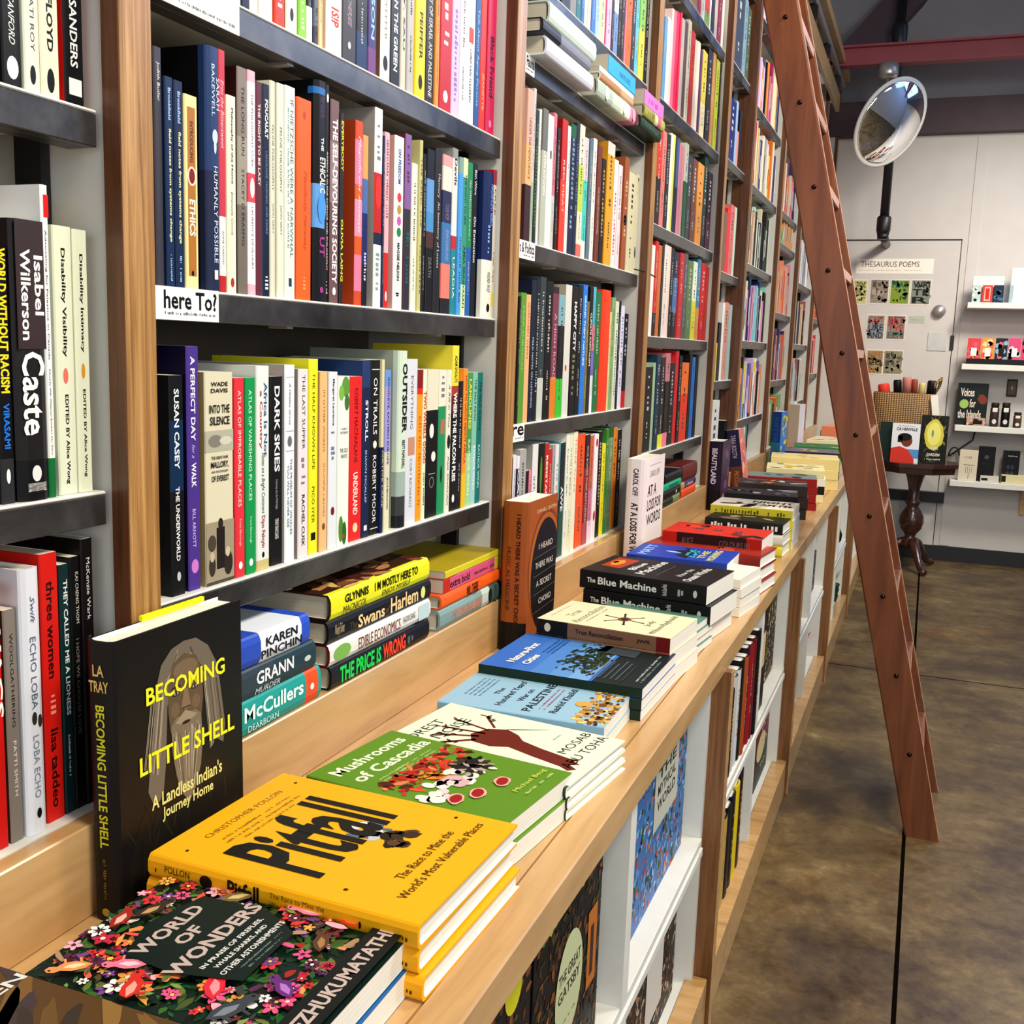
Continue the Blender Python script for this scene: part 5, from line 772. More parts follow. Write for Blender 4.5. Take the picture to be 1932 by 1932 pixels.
pile((578,1462),(948,1562),.79,.165,2,'6f9a2e','green paperback with piled red and white mushrooms',t=[('~mushrooms',.1,.8,'eef4d8')],f=mushrooms)
pile((713,1398),(1068,1487),.78,.172,3,'e9f0d8:.94/3a4a3c','pale mint thin hardcover with a red brown hand',hard=1,side='e9f0d8',f=forest,jit=.004)
pile((825,1322),(1140,1372),.776,.150,2,'9cc4de','light blue paperback with gold buildings at its foot',side='a4c8dc',f=palest,rzmax=.03)
pile((903,1252),(1212,1300),.79,.2,3,'1e3a2c','blue sky paperback with dark tree and grey building',side='4a80cc',f=nature,rzmax=.03)
pile((1013,1166),(1265,1205),.818,.15,3,'15120f:.24/8a6a54:.9/7a1c20','cream paperback with a dark brown star shape',side='e9e5c4',t=[('@',.06,.11,'d8d4b8',.2,.8),('True Reconciliation',.3,.66,'2a1c14',.35,.68,'b'),('JWR',.76,.86,'2a1c14',.35,.65,'b')],f=truer)
pile((1105,1160),(1298,1190),.795,.14,4,'e4e4dc:.3/5f8a7c:.9/e0dcc8','sage green covered thin paperback behind the cream pile',side='6f9a8c')
pile((1098,1071),(1328,1108),.85,.17,3,'17161a','black thick paperback with white serif title on its spine',t=[('The',.06,.13,'e',.35,.62,'b'),('Blue Machine',.15,.62,'e',.3,.7,'b'),('How the Ocean Works',.66,.7,'e',.2,.8,'H'),('~helenczerski',.78,.86,'a8a8a8'),('@',.9,.93,'c8c8c8',.3,.7)],f=bluem,jit=.01)
pile((1181,1062),(1392,1095),.82,.15,4,'f0ecdc','cream white paperback just behind the black pile',f=generic(['e0dccc'],None,'k',3,3))
pile((1182,1044),(1372,1064),.832,.15,3,'1d3f90','blue paperback with yellow title letters and white pages',side='2450b8',f=mattq,alt={0:('f0ece0','plain white paperback under the blue one')})
pile((1222,1020),(1424,1053),.828,.14,3,'8f2c20','rust red hardcover with jagged pages edge',hard=1,side='a83a28',f=generic(['a84030','c05a44'],None,'k',4,5))
pile((1250,1000),(1438,1019),.852,.15,3,'c0281c:.15/3a1418:.85/b0281c','red and black swirl patterned paperback',side='d0402c',t=[('ALICE',.2,.32,'8a6a70'),('COLOURS IN',.58,.88,'8a6a70',.3,.7)],f=redswirl)
pile((1331,975),(1478,989),.83,.13,3,'1d1a1a','black spined hardcover with white spine lettering',hard=1,t=[('~my food and friends',.08,.55,'e'),('~mayukh',.75,.95,'e')],f=generic(['8a7a6a','b8a890','3a3230'],None,'k',5,8),alt={0:('e0d850','yellow lettered paperback at the counter surface'),1:('d8d8d0','grey white paperback under the black one')})
pile((1341,951),(1496,964),.85,.17,4,'c9bf3c','white paperback with bold black word Night and yellow spine',side='efeadc',t=[('~aaaaaaaaaaaaaaaaa',.06,.6,'5a5a18'),('~bbbbb',.7,.92,'5a5a18')],f=lambda q,W,L:(generic(['2a2a28','c8c4b8','4a4a40'],None,'k',6,9)(q,W*.6,L*.9),setattr(q,'lim',None),setattr(q,'o',q.o+q.u*L),(lambda r,u:(setattr(q,'r',-u),setattr(q,'u',r)))(q.r,q.u),q.text('NIGHT',L*.44,W*.62,L*.95,W*.88,'k','B'),q.text("I AM I'M",L*.5,W*.3,L*.95,W*.52,'k','B')))
pile((1366,930),(1504,937),.85,.16,3,'201c1e','dark grey paperback with misty landscape cover',f=generic(['8a8c94','b8bcc4','5a5a60','3a3a40'],None,'k',7,20))
pile((1392,911),(1523,918),.85,.16,3,'4a3f3c','brown paperback with pale oval and orange spot',f=generic(['8a8078','d8d0c4','e89a60','5a5048'],None,'k',8,12))
pile((1411,897),(1542,905),.85,.15,4,'b02c28','red paperback with the word Blessings on its spine',side='8a9a98',t=[('BLESSINGS',.14,.5,'e8b8a8',.3,.7)],f=generic(['7a9a98','c84038','3a3a3a'],None,'k',9,9))
pile((1446,882),(1556,888),.86,.2,4,'f0e8b8','cream paperback with green letters and small birds',f=generic(['78a8a0','e0c040','e08a40','2a3a2a','e8e0a0'],None,'k',10,14),alt={1:('1c1a18','black banded paperback under the cream birds'),2:('f4f0e4','white paperback with black band')})
pile((1453,862),(1577,866),.865,.2,3,'efe0a0','pale yellow paperback beyond the bird cover',f=generic(['e8b878','f0e8c0'],None,'k',11,6))
pile((1480,851),(1581,855),.86,.2,3,'3a3048','grey and yellow paperback beside the ladder',side='8a8088',f=generic(['e0d860','4a4058','8a7048'],None,'k',12,6))
pile((1498,842),(1583,845),.86,.22,3,'3a8a50','green and lime paperback beside the ladder',f=generic(['5aa060','d0e060','2a6a40'],None,'k',13,8))
pile((1522,829),(1583,833),.865,.3,3,'f0e8c0','cream paperback with sage patches, far along the counter',f=generic(['8ab09a','3a4a3a','f0f0d8'],None,'k',14,6))
pile((1549,811),(1581,814),.86,.2,1,'1a1614','black book, farthest along the counter'); 
pile((1551,803),(1580,806),.91,.2,2,'f09a78','salmon orange book above the farthest black one',jit=.01)
# ================= upright display books =================
GD='books standing upright on the counter'
def disp(x,y,W,Hh,T,spec,label,hard=0,rz=0,lean=0,t=None,f=None,side=None,page='efece2'):
    r=empty('hardcover_book' if hard else 'paperback_book',(x,y,.7423),rz); r.rotation_euler=(0,lean,rz)
    book_parts(r,Matrix.Translation((-T,0,Hh))@FAC,Hh,W,T,spec,hard,side,None,page,texts(t) if t else None,f); tag(r,label,'book',GD); return r
def shell(q,W,L):
    random.seed(21)
    X=lambda x,y:(W*x,L*y)
    # dark jacket and shoulders
    q.poly([X(.04,0),X(.97,0),X(.97,.26),X(.86,.37),X(.7,.43),X(.3,.43),X(.14,.33),X(.06,.2)],'26211a'); q.up(.00005)
    for i in range(26): x=random.uniform(.08,.9); y=random.uniform(.02,.34); q.line(*X(x,y),*X(x+random.uniform(-.08,.08),y+.07),.0011,random.choice(['3a332a','1a1611','453c30']))
    # long grey hair falling over both shoulders
    q.poly([X(.5,.92),X(.4,.905),X(.32,.86),X(.27,.77),X(.25,.65),X(.22,.52),X(.2,.42),X(.24,.36),X(.31,.37),X(.34,.5),X(.36,.7),X(.42,.82),X(.5,.86),X(.6,.84),X(.68,.76),X(.7,.6),X(.74,.5),X(.82,.46),X(.84,.53),X(.81,.66),X(.78,.78),X(.7,.87),X(.6,.915)],'7d7466'); q.up(.00004)
    for i in range(34):
        t=random.random(); s=random.choice((-1,1)); cx=.5+s*(.15+.12*t)
        q.line(*X(.5+s*.05,.9-.04*t),*X(cx,.76-.03*t),.0009,random.choice(['a89e8c','c0b6a2','5a5248'])); q.line(*X(cx,.76-.03*t),*X(cx+s*.02+(-.04 if s<0 else .03),.46+.05*t),.0009,random.choice(['a89e8c','c0b6a2','5a5248','8f8676']))
    q.up(.00005)
    # face, forehead, cheeks
    q.poly([X(.5,.875),X(.41,.85),X(.37,.78),X(.365,.68),X(.38,.6),X(.43,.53),X(.5,.5),X(.58,.53),X(.63,.6),X(.65,.68),X(.645,.78),X(.6,.85)],'6f5f4a'); q.up(.00005)
    q.ell(W*.51,L*.815,W*.1,L*.035,'85735b',14); q.ell(W*.42,L*.675,W*.035,L*.028,'7e6c55',12); q.ell(W*.59,L*.675,W*.035,L*.028,'7e6c55',12); q.up(.00004)
    # beard and moustache
    q.poly([X(.385,.62),X(.43,.645),X(.5,.64),X(.58,.645),X(.63,.62),X(.64,.52),X(.62,.42),X(.57,.34),X(.52,.3),X(.47,.34),X(.42,.42),X(.39,.52)],'867b68'); q.up(.00004)
    for i in range(40):
        x=random.uniform(.4,.62); q.line(*X(x,.6-.03*random.random()),*X(.51+(x-.51)*.5,.34+.06*random.random()),.0009,random.choice(['b8ae9a','cfc5b0','6a604f','958a76']))
    q.poly([X(.42,.625),X(.5,.66),X(.6,.625),X(.55,.615),X(.5,.622),X(.46,.612)],'a2977f'); q.up(.00004); q.ell(W*.505,L*.612,W*.035,L*.006,'2c211a',10)
    # eyes, brows, nose
    for sx in (-1,1):
        cx=.505+sx*.075; q.ell(W*cx,L*.735,W*.032,L*.011,'4a3c2e',12); q.line(*X(cx-.035,.757),*X(cx+.035,.76),.0018,'3a2f24'); q.up(.00003); q.ell(W*cx,L*.735,W*.02,L*.006,'b0a48e',10); q.up(.00003); q.ell(W*cx,L*.735,W*.008,L*.006,'14100c',8)
    q.poly([X(.49,.74),X(.52,.74),X(.545,.672),X(.505,.66),X(.465,.672)],'8c7a62'); q.line(*X(.475,.67),*X(.535,.67),.0012,'3c3024')
    q.up(.0002); y='e8e83c'
    q.text('BECOMING',W*.2,L*.735,W*.84,L*.80,y,'b'); q.text('LITTLE SHELL',W*.14,L*.49,W*.92,L*.56,y,'b'); q.text("A Landless Indian's",W*.22,L*.345,W*.8,L*.40,'e0dc90','b'); q.text('Journey Home',W*.3,L*.28,W*.72,L*.335,'e0dc90','b')
a=at(228,1213,x=-.628); W_=at(462,1128,x=-.628)[1]-a[1]
disp(-.628,a[1]-.004,W_,.258,.030,'1b1717','dark hardcover with a bearded long haired man, standing by the first oak post',1,0,-.01,[('LA',.08,.12,'e8c880',.3,.7,'bH'),('TRAY',.135,.175,'e8c880',.15,.85,'bH'),('BECOMING LITTLE SHELL',.22,.73,'e0dc40',.36,.68,'b'),('~milkweed',.77,.92,'8a7038',.44,.56),('@',.95,.98,'c8a850',.35,.65)],shell,'1d1a17','f2efe0')
yb_=at(277,1168,x=-.65)[1]; m=MB(); m.box(-.004,.0,0,.09,.0,.005,'f4f020'); r_=m.build('bookmark_card',M_paint,None,None,(-.655,yb_,.742+.259)); tag(r_,'bright yellow card strip lying behind the pages of the dark bearded man book','card')
def chord(q,W,L):
    q.rect(0,0,W,L,'a8602c'); q.up(); c=W*.62
    q.ell(c,L*.52,W*.62,L*.40,'8a4a1e',34); q.up(); q.ell(c,L*.52,W*.58,L*.375,'b06a34',34); q.up(); q.ell(c,L*.47,W*.52,L*.39,'17161a',40); q.rect(0,0,W,L*.09,'141214'); q.up()
    for i,(s,a,b) in enumerate((('I HEARD',.35,.85),('THERE WAS',.25,.88),('A SECRET',.3,.85),('CHORD',.4,.85))): q.text(s,W*a,L*(.66-.125*i),W*b,L*(.70-.125*i),'d8d0c4'); q.line(W*.2,L*(.61-.125*i),W*1,L*(.63-.125*i),.0006,'8a8480')
    q.text('DANIEL LEVITIN',W*.25,L*.91,W*.95,L*.935,'e8c8a0')
disp(-.608,1.662,.145,.262,.047,'a8602c:.8/17141a','orange brown hardcover with dark dome shape, standing by the second oak post',1,0,0,[('I HEARD THERE WAS A SECRET CHORD',.08,.85,'3a1e10',.55,.72,'b'),('MUSIC AS MEDICINE',.3,.72,'5a3018',.22,.36)],chord)
def loss(q,W,L):
    q.text('~journalist',W*.2,L*.93,W*.8,L*.938,'8a8a8a'); q.text('CAROL OFF',W*.22,L*.83,W*.72,L*.885,'5a5656'); 
    for i,s in enumerate(('AT A','LOSS FOR','WORDS')): q.text(s,W*.15,L*(.66-.13*i),W*(.6 if i==0 else .88),L*(.76-.13*i),'2a2626','b')
    q.text('Conversation',W*.12,L*.2,W*.85,L*.24,'d05a6a'); q.text('in an Age of Rage',W*.12,L*.13,W*.85,L*.17,'d05a6a')
disp(-.60,2.42,.19,.27,.045,'ece4e4','white thick hardcover with black capitals, standing by the third oak post',1,0,0,[('CAROL OFF',.08,.32,'2a2626',.36,.66,'b'),('AT A LOSS FOR WORDS',.38,.96,'2a2626',.32,.7,'B')],loss,'f2ecec')
disp(-.622,3.55,.15,.232,.05,'2e1838:.7/1c1024','purple hardcover with pale spine letters, standing by the fourth oak post',1,0,0,[('BEAUTYLAND',.1,.62,'e8dcec',.32,.68,'B')],generic(['6a3a78','8a5a90','c8b8a8'],None,'k',15,8),'4a2858')
disp(-.605,3.98,.12,.25,.045,'2c2a50:.55/7a4630','dark blue and pink book leaning beside the dark post',0,0,-.16,[('TARA BOOTH',.08,.42,'d8c8d8',.3,.7),('PROCESSING',.62,.92,'c89a70',.3,.7)],generic(['e09a90','d07878','f0b8a8'],None,'k',16,14),'d88880')
disp(-.60,4.86,.12,.275,.04,'1c3f80:.5/2f6f90:.85/c86a50','blue to yellow gradient book standing on the counter',0,-.1,0,[('RIFFER',.1,.5,'2a6090')],generic(['3a80d0','4a9ad8','d8d848','e8e060'],None,'k',17,16),'4a8ad0')
disp(-.575,5.33,.13,.29,.05,'b8a898:.8/3a8a58','pale grey book with green foot standing on the counter',0,-.1,0,None,generic(['e8e0e4'],None,'k',18,3),'e8e0e0')
disp(-.59,5.78,.12,.29,.04,'c8ccc0:.5/78a890:.7/d8d8a0','pale aqua book leaning far along the counter',0,0,-.22,None,generic(['e0e8e0'],None,'k',19,3),'d8e0dc')
# ================= puzzle boxes and books in the low cabinets =================
GP='puzzle boxes in the low cabinets'
def puzzle(x,y0,y1,z0,h,cols,base,label,badge=None,n=160,seed=1,d=.05,sz=(.002,.0085)):
    n=int(n*2.4)
    r=empty('puzzle_box',(x,y0,z0)); m=MB(); m.box(-d,0,0,y1-y0,0,h,base,.001); m.build('box',M_cover,r); q=Pr().frame((0,0,0),(0,1,0),(0,0,1)); random.seed(seed); W=y1-y0; 
    for i in range(n):
        a,b=random.uniform(*sz),random.uniform(*sz); q.ell(random.uniform(a,W-a),random.uniform(b,h-b),a,b,random.choice(cols),7,0,.3); (i%40==0) and q.up(.00003)
    q.up(.0002)
    if badge: badge(q,W,h)
    q.build('box_picture',M_print,r); tag(r,label,'box',GP)
def oval(t,c='c8cfa8',cx=.5,cy=.5,rx=.2,ry=.24):
    def f(q,W,h):
        q.ell(W*cx,h*cy,W*rx,h*ry,c,26); q.up(); 
        for i,s in enumerate(t): q.text(s,W*(cx-rx*.8),h*(cy+.05-.075*i),W*(cx+rx*.8),h*(cy+.10-.075*i),'3a4030','b')
        q.text('~aaaaaaa',W*(cx-rx*.5),h*(cy-.14),W*(cx+rx*.5),h*(cy-.13),'6a7058')
    return f
def plate(t,c,x0,y0,x1,y1):
    def f(q,W,h):
        q.rect(W*x0,h*y0,W*x1,h*y1,c); q.up()
        for i,s in enumerate(t): q.text(s,W*(x0+(x1-x0)*.12),h*(y0+(y1-y0)*(.62-.2*i)),W*(x0+(x1-x0)*.88),h*(y0+(y1-y0)*(.76-.2*i)),'2a3428','b')
    return f
dk=['1c1812','3a2a1a','5a3a1c','2a3a20','8a5a24','1a1410','4a4a28','6a4a2c']
def gats(q,W,h):
    for (a,b) in ((.06,.1),(.78,.28)): q.rect(W*a,h*b,W*(a+.15),h*(b+.36),'c07a24'); q.up(.00005); q.rect(W*(a+.045),h*(b+.05),W*(a+.1),h*(b+.28),'4a2810')
    for i in range(24): q.ell(W*random.uniform(.1,.9),h*random.uniform(.8,.95),.008,.006,random.choice(['c8cc50','5a8a3c','a8b858']),8,0,.3)
    oval(['THE GREAT','GATSBY'],'c9cfa6',.5,.46,.2,.23)(q,W,h)
puzzle(-.335,.98,1.235,.3875,.292,dk,'15110c','dark jigsaw box with a pale oval reading The Great Gatsby',gats,260,2)
puzzle(-.335,.70+.03,.972,.3875,.285,['6a4028','3a2218','8a5a3c','2a1a14'],'1c120c','brown jigsaw box with a yellow oval, nearest on the middle shelf',oval(['',''],'d8d030',.78,.85,.1,.1),160,3)
puzzle(-.36,1.318,1.43,.3875,.27,['4a2048','6a3050','2a1430','8a4a3a','d88a48'],'3a1838','purple jigsaw box with a yellow label beside the divider',plate(['BLACK','BOARD','GAMES'],'c8cc50',.2,.3,.75,.62),110,4)
puzzle(-.345,1.435,1.80,.3875,.30,['5a90c8','78a8d8','3a6a3c','8ab0d8','c8583c','2a4a28','a8c8e8','e0803c'],'4a80b8','blue illustrated jigsaw box with a square label reading The Mythical World',plate(['THE','MYTHICAL','WORLD'],'c8cabc',.34,.40,.80,.84),260,5)
puzzle(-.35,1.318,1.42,.1,.2,['d84040','5a50b0','4a6ad0','8a3a6a'],'5a60c0','red and blue box on the bottom shelf of the nearest low cabinet',None,60,6)
puzzle(-.345,1.43,1.80,.1,.24,['1a1612','4a3424','7a5a40','2a4a3a','a87850','c8b8a0'],'1c1814','dark brown jigsaw box with a tall white label, bottom shelf',plate(['',''],'d8d4cc',.4,.2,.72,.7),240,7)
puzzle(-.345,.98,1.23,.1,.24,['e8e0d8','3a2a22','c84a3c','4a3a30'],'2a2018','brown jigsaw box half hidden below the middle shelf',None,120,8)
puzzle(-.345,2.66,2.99,.3875,.29,['3a2418','6a4a30','1c120c','c8c050','e0dcd0','8a6a48'],'2a1810','brown jigsaw box with yellow blooms in the second low cabinet',None,220,9,.05)
puzzle(-.325,2.50,2.655,.3875,.25,['4a3a28','2a3a2c','6a4a30'],'1a1612','dark box with a cream label in front of the brown jigsaw box',plate(['',''],'e0cca0',.2,.45,.85,.8),60,10,.03)
puzzle(-.345,2.50,2.74,.1,.235,['3a2a22','8a7a6a','5a4438','c8b8a0'],'2a1c18','brown patterned jigsaw box on the bottom shelf, second low cabinet',None,180,11)
def bird(q,W,h):
    q.rect(0,h*.45,W,h,'7a2438'); q.rect(0,h*.0,W,h*.45,'17433e'); q.rect(0,h*.9,W,h,'b03a48'); q.up(); q.ell(W*.42,h*.42,W*.34,h*.16,'e0d0a0',20); q.poly([(W*.72,h*.46),(W*.9,h*.42),(W*.72,h*.38)],'e0d0a0'); q.up(); q.ell(W*.5,h*.46,.003,.004,'1a1a1a',8)
    for i in range(5): q.leaf(W*.5,h*.7,.03,.5+i*.55,'c8a8a0')
    q.text('IA',W*.4,h*.6,W*.7,h*.68,'c8a8a0','b'); q.text('TO',W*.4,h*.14,W*.8,h*.2,'a8c0b0','b')
puzzle(-.345,2.76,3.0,.1,.24,['7a2438'],'7a2438','maroon and teal box with a cream bird head',bird,4,12)
# row of upright books in the second low cabinet
GL='upright books in the second low cabinet'
def lowrow(y0,y1,z0,L,phrase,hm):
    rec=[]; random.seed(int(z0*100)); y=y0; n=len(L); th=(y1-y0)/n
    for i,(c,s,h) in enumerate(L):
        T=th*.92; r=empty('hardcover_book',(-.322+random.uniform(-.006,.006),y,z0+.0004)); M=Matrix.Translation((0,0,h))@UPR
        book_parts(r,M,h,.17,T,c,1,s,None,'f0ece4',texts([('~aaaaaa',.2,.7,'b8a070')]) if i%2 else None,None); r['category']='book'; r['group']=GL; rec.append((r,cname(c.split('/')[0].split(':')[0]),T,True)); y+=th
    describe(rec,phrase)
lowrow(1.95,2.455,.387,[('5a3a2a','k',.17),('1a1618','k',.18),('c8b898','k',.175),('2a1a18','k',.18),('5a2a24','k',.2),('1c1818','k',.19),('c8c4bc','3a3a3a',.21),('d0d4d8','k',.215),('1a1a1c','k',.225),('b05a2c','k',.225),('3a1a30','k',.235),('a01c30','k',.235),('7a1c2c','k',.24),('1a1618','3a2a22',.25)],'on the middle shelf of the second low cabinet',.24)
lowrow(1.96,2.36,.1003,[('2a2426','k',.19),('141214','k',.2),('1c1a1c','k',.2),('c8a860','k',.205),('181618','k',.21),('1a181c','k',.215),('e0cc20','e0cc20',.22),('3a1420','k',.235)],'on the bottom shelf of the second low cabinet',.22)
# things in the farther low cabinets
p=at(1527,1287,z=.12); r=empty('flower_ornament',(-.40,4.10,.101)); r.scale=(1.25,1.1,1.5); tag(r,'pink petalled flower ornament on the bottom shelf of a low cabinet','ornament')
m=MB(); random.seed(5)
for i in range(16):
    a=i*2.4; t=.4+.05*i; R0=.035+.002*i; pts=[]; 
    for u,v in ((0,0),(.4,.35),(.8,.3),(1,0),(.8,-.3),(.4,-.35)): 
        rr=u*R0*1.4; pts.append((rr*math.cos(a)*math.sin(t)+v*R0*-math.sin(a),rr*math.sin(a)*math.sin(t)+v*R0*math.cos(a),.03+rr*math.cos(t)+.012*(i%4)))
    m.face(pts,random.choice(['e8a0c8','d888b8','f0b8d8']),True)
m.build('petals',M_paint,r); m=MB(); m.lathe([(.03,0),(.04,.004),(.02,.03),(.008,.05)],'3a3038'); m.build('flower_base',M_paint,r)
p=at(1577,1160,z=.11); r=empty('potted_plant',(-.365,5.25,.101)); tag(r,'small plant in a ribbed dark green pot in a low cabinet','plant')
m=MB(); m.lathe([(.035,0),(.04,.01),(.043,.03),(.041,.04),(.046,.06),(.043,.068),(.048,.085),(.04,.085)],'1c4a38'); m.build('pot',M_paint,r)
m=MB(); 
for i in range(34):
    a=random.uniform(0,6.28); t=random.uniform(.1,.9); l=random.uniform(.05,.11); d=Vector((math.cos(a)*math.sin(t),math.sin(a)*math.sin(t),math.cos(t))); s=d.cross(Vector((0,0,1))).normalized()*.008; b0=Vector((0,0,.08)); m.face([b0,b0+d*l*.5+s,b0+d*l,b0+d*l*.5-s],random.choice(['3a5a40','6a8a68','a8b898','4a6a50']))
m.build('leaves',M_paint,r)
p=at(1534,1118,z=.39); puzzle(-.345,3.95,4.14,.3875,.15,['3a3a38','8a8a84','5a5a58','c8c8c0'],'2a2a2c','grey patterned game box leaning in a low cabinet',None,60,13)
p=at(1574,1030,z=.39); r=empty('black_vase',(-.36,5.2,.3875)); tag(r,'small black vase on the middle shelf of a low cabinet','vase'); m=MB(); m.lathe([(.02,0),(.035,.02),(.038,.05),(.02,.09),(.012,.11),(.016,.12)],'1a1a1c'); m.build('vase_body',M_paint,r)
p=at(1497,1375,z=.11); puzzle(-.335,3.42,3.62,.101,.2,['1a1a1a','d86a3c'],'c89a50','tan framed black picture box on the bottom shelf, third low cabinet',plate(['',''],'161414',.15,.15,.85,.85),4,14)
# ================= far wall: door, posters, shelves =================
r=empty('door_1',(0,YW,0)); r['kind']=ST
xd=.108; m=MB(); m.box(-.72,xd,-.008,-.001,.02,2.003); m.build('door_leaf',M_wall,r)
m=MB(); m.box(-.72,xd+.004,-.0085,-.0005,2.004,2.013); m.box(xd,xd+.005,-.0085,-.0005,.02,2.013); m.build('door_gap',M_black,r)
m=MB(); m.box(xd+.04,xd+.1,-.005,-.0005,.1,2.62); m.build('door_casing',M_wall,r)
a=at(1772,587,y=YW-.01); m=MB(); m.tube([(a[0],-.009,a[2]),(a[0],-.035,a[2])],[.04,.036],n=20); m.build('lock_cylinder',M_brass,r)
a=at(1768,645,y=YW-.01); m=MB(); m.box(a[0]-.055,a[0]+.055,-.013,-.008,a[2]-.055,a[2]+.055); m.build('cover_plate',M_brass,r)
a=at(1791,645,y=YW-.01); m=MB(); m.box(xd-.01,xd+.012,-.016,-.008,a[2]-.05,a[2]+.04); m.build('hinge',M_black,r)
a=at(1686,928,y=YW-.03); b=at(1781,940,y=YW-.03); m=MB(); m.box(a[0]-.35,b[0],-.06,-.0085,b[2]-.03,a[2]+.02); m.build('push_bar',M_black,r)
def poster(x0,y0,x1,y1,label,fn,name='poster',cat='poster',bg='e6e0d2',group='letter collage cards on the door'):
    a=at(x0,y0,y=YW-.0085); b=at(x1,y1,y=YW-.0085); W=b[0]-a[0]; h=a[2]-b[2]; r=empty(name,(a[0],YW-.0085,b[2])); m=MB(); m.box(0,W,-.0012,-.0001,0,h,bg); m.build('paper',M_cover,r)
    q=Pr().frame((0,-.0012,0),(1,0,0),(0,0,1)); fn(q,W,h); q.build('printed_letters',M_print,r); tag(r,label,cat,group)
def coll(cols,words,tc,seed):
    def f(q,W,h):
        random.seed(seed); q.rect(W*.04,h*.04,W*.96,h*.96,cols[0]); q.up(.00005)
        for i in range(40): q.ell(W*random.uniform(.1,.9),h*random.uniform(.1,.9),random.uniform(.005,.015),random.uniform(.005,.015),random.choice(cols),6,0,.4)
        q.up(.0002)
        for i,s in enumerate(words): q.text(s,W*.1,h*(.97-.3*(i+1)),W*.92,h*(.92-.3*i),tc[i%len(tc)],'b')
    return f
poster(1617,488,1760,517,'white paper strip with the pencilled words Thesaurus Poems',lambda q,W,h:(q.text('THESAURUS POEMS',W*.06,h*.45,W*.82,h*.82,'4a463e'),q.text('~aaaaaaaaaaaaaaaaa',W*.04,h*.2,W*.85,h*.26,'a8a090')),group=None,bg='ece8de')
poster(1612,527,1634,575,'yellow green letter card, leftmost of the top row on the door',coll(['c8c890','a8ac78'],['A','~a'],['8a8a5a'],1))
poster(1643,526,1675,574,'grey brown letter card, second in the top row on the door',coll(['9a9284','847c70','b0a898'],['~CO','~LL'],['6a5a50','b8a898'],2))
poster(1681,527,1714,575,'green and yellow letter card in the top row on the door',coll(['8aa038','6a8a78','7a9a50','5a7a70'],['PLAY'],['1f6a50'],3))
poster(1720,527,1754,576,'grey letter card with black letters spelling Writer',coll(['8a9288','9aa098'],['WRI','TE','R'],['141414'],4))
poster(1637,593,1667,642,'orange and blue letter card in the second row on the door',coll(['9a9a90','8a9090'],['CAPT','URE','AND'],['b8402c','3a4a70','2a3a60'],5))
poster(1674,594,1706,642,'red and grey letter card in the second row on the door',coll(['9a8a80','8a9a98'],['BET','TW','EEN'],['a83440','b84a50','5a7068'],6))
poster(1716,596,1744,610,'small pale grey printed slip on the door',lambda q,W,h:q.text('~aaaa',W*.1,h*.4,W*.9,h*.5,'8a9a8a'),bg='b8c0b0',group=None)
poster(1636,659,1664,707,'ochre letter card, left in the bottom row on the door',coll(['a89878','8a7a60'],['LIFE','20','~aa'],['a8783c','5a4a38'],7))
poster(1668,660,1701,708,'olive grey letter card, right in the bottom row on the door',coll(['98927c','7a7868','a8a088'],['~go','~ma'],['5a5a4c'],8))
GW='white display shelves on the far wall'; YS=YW-.19
SHF=[]
for i,(px,py,lab) in enumerate(((1826,570,'highest white wall shelf, holding small folded boxes'),(1815,686,'white wall shelf with a row of bright chocolate bars'),(1802,802,'white wall shelf with dark bottles'),(1792,906,'lowest white wall shelf, with black books'))):
    a=at(px,py,y=YS); r=empty('wall_shelf',(a[0],YS,a[2])); m=MB(); m.box(0,1.9,0,.188,-.035,0,bev=.002); m.build('shelf_board',M_white,r); tag(r,lab,'shelf',GW); SHF.append(a)
    m=MB(); 
    for bx in (.42,1.3): m.box(bx,bx+.03,.02,.188,-.05,-.036); m.box(bx,bx+.03,.17,.188,-.2,-.036)
    m.build('shelf_bracket',M_maple,r)
def bx(name,px0,px1,pyt,z,yy,d,col,label,cat,fn=None,group=None,mat=None):
    a=at(px0,pyt,y=yy); b=at(px1,pyt,y=yy); h=a[2]-z; W=b[0]-a[0]; r=empty(name,(a[0],yy,z+.0003)); m=MB(); m.box(0,W,0,d,0,h,col,.001); m.build('body',mat or M_cover,r)
    if fn: q=Pr().frame((0,0,0),(1,0,0),(0,0,1)); fn(q,W,h); q.build('front_print',M_print,r)
    tag(r,label,cat,group); return r,W,h
z1,z2,z3,z4=[s[2] for s in SHF]; yy=YS+.03
bl=lambda cols,seed: (lambda q,W,h: ([q.ell(W*random.uniform(.15,.85),h*random.uniform(.1,.9),W*.2,h*.1,random.choice(cols),10,0,.2) for _ in range(9)]))
bx('display_tray',1837,1896,521,z1,yy+.03,.01,'e0dede','white card display back on the highest wall shelf, left one','stand')
bx('display_tray',1910,1960,505,z1,yy+.03,.01,'d8d8de','white card display back on the highest wall shelf, right one','stand')
bx('small_box',1836,1852,538,z1,yy,.02,'b8ccc8','pale green small box on the highest wall shelf','box',bl(['8aa8a4','d8e4e0'],1),'small boxes on the highest wall shelf')
bx('small_box',1855,1874,538,z1,yy,.02,'d8483c','red small box on the highest wall shelf','box',lambda q,W,h:(q.rect(W*.2,h*.1,W*.8,h*.9,'f0b8a8'),q.up(),q.rect(W*.3,h*.18,W*.7,h*.82,'c83028')),'small boxes on the highest wall shelf')
bx('small_box',1876,1895,538,z1,yy,.02,'1c2c40','navy small box on the highest wall shelf','box',bl(['4a7898','2a4a68'],2),'small boxes on the highest wall shelf')
bx('small_box',1906,1913,538,z1,yy,.02,'a8bcc0','grey narrow box at the right edge of the highest wall shelf','box',None,'small boxes on the highest wall shelf')
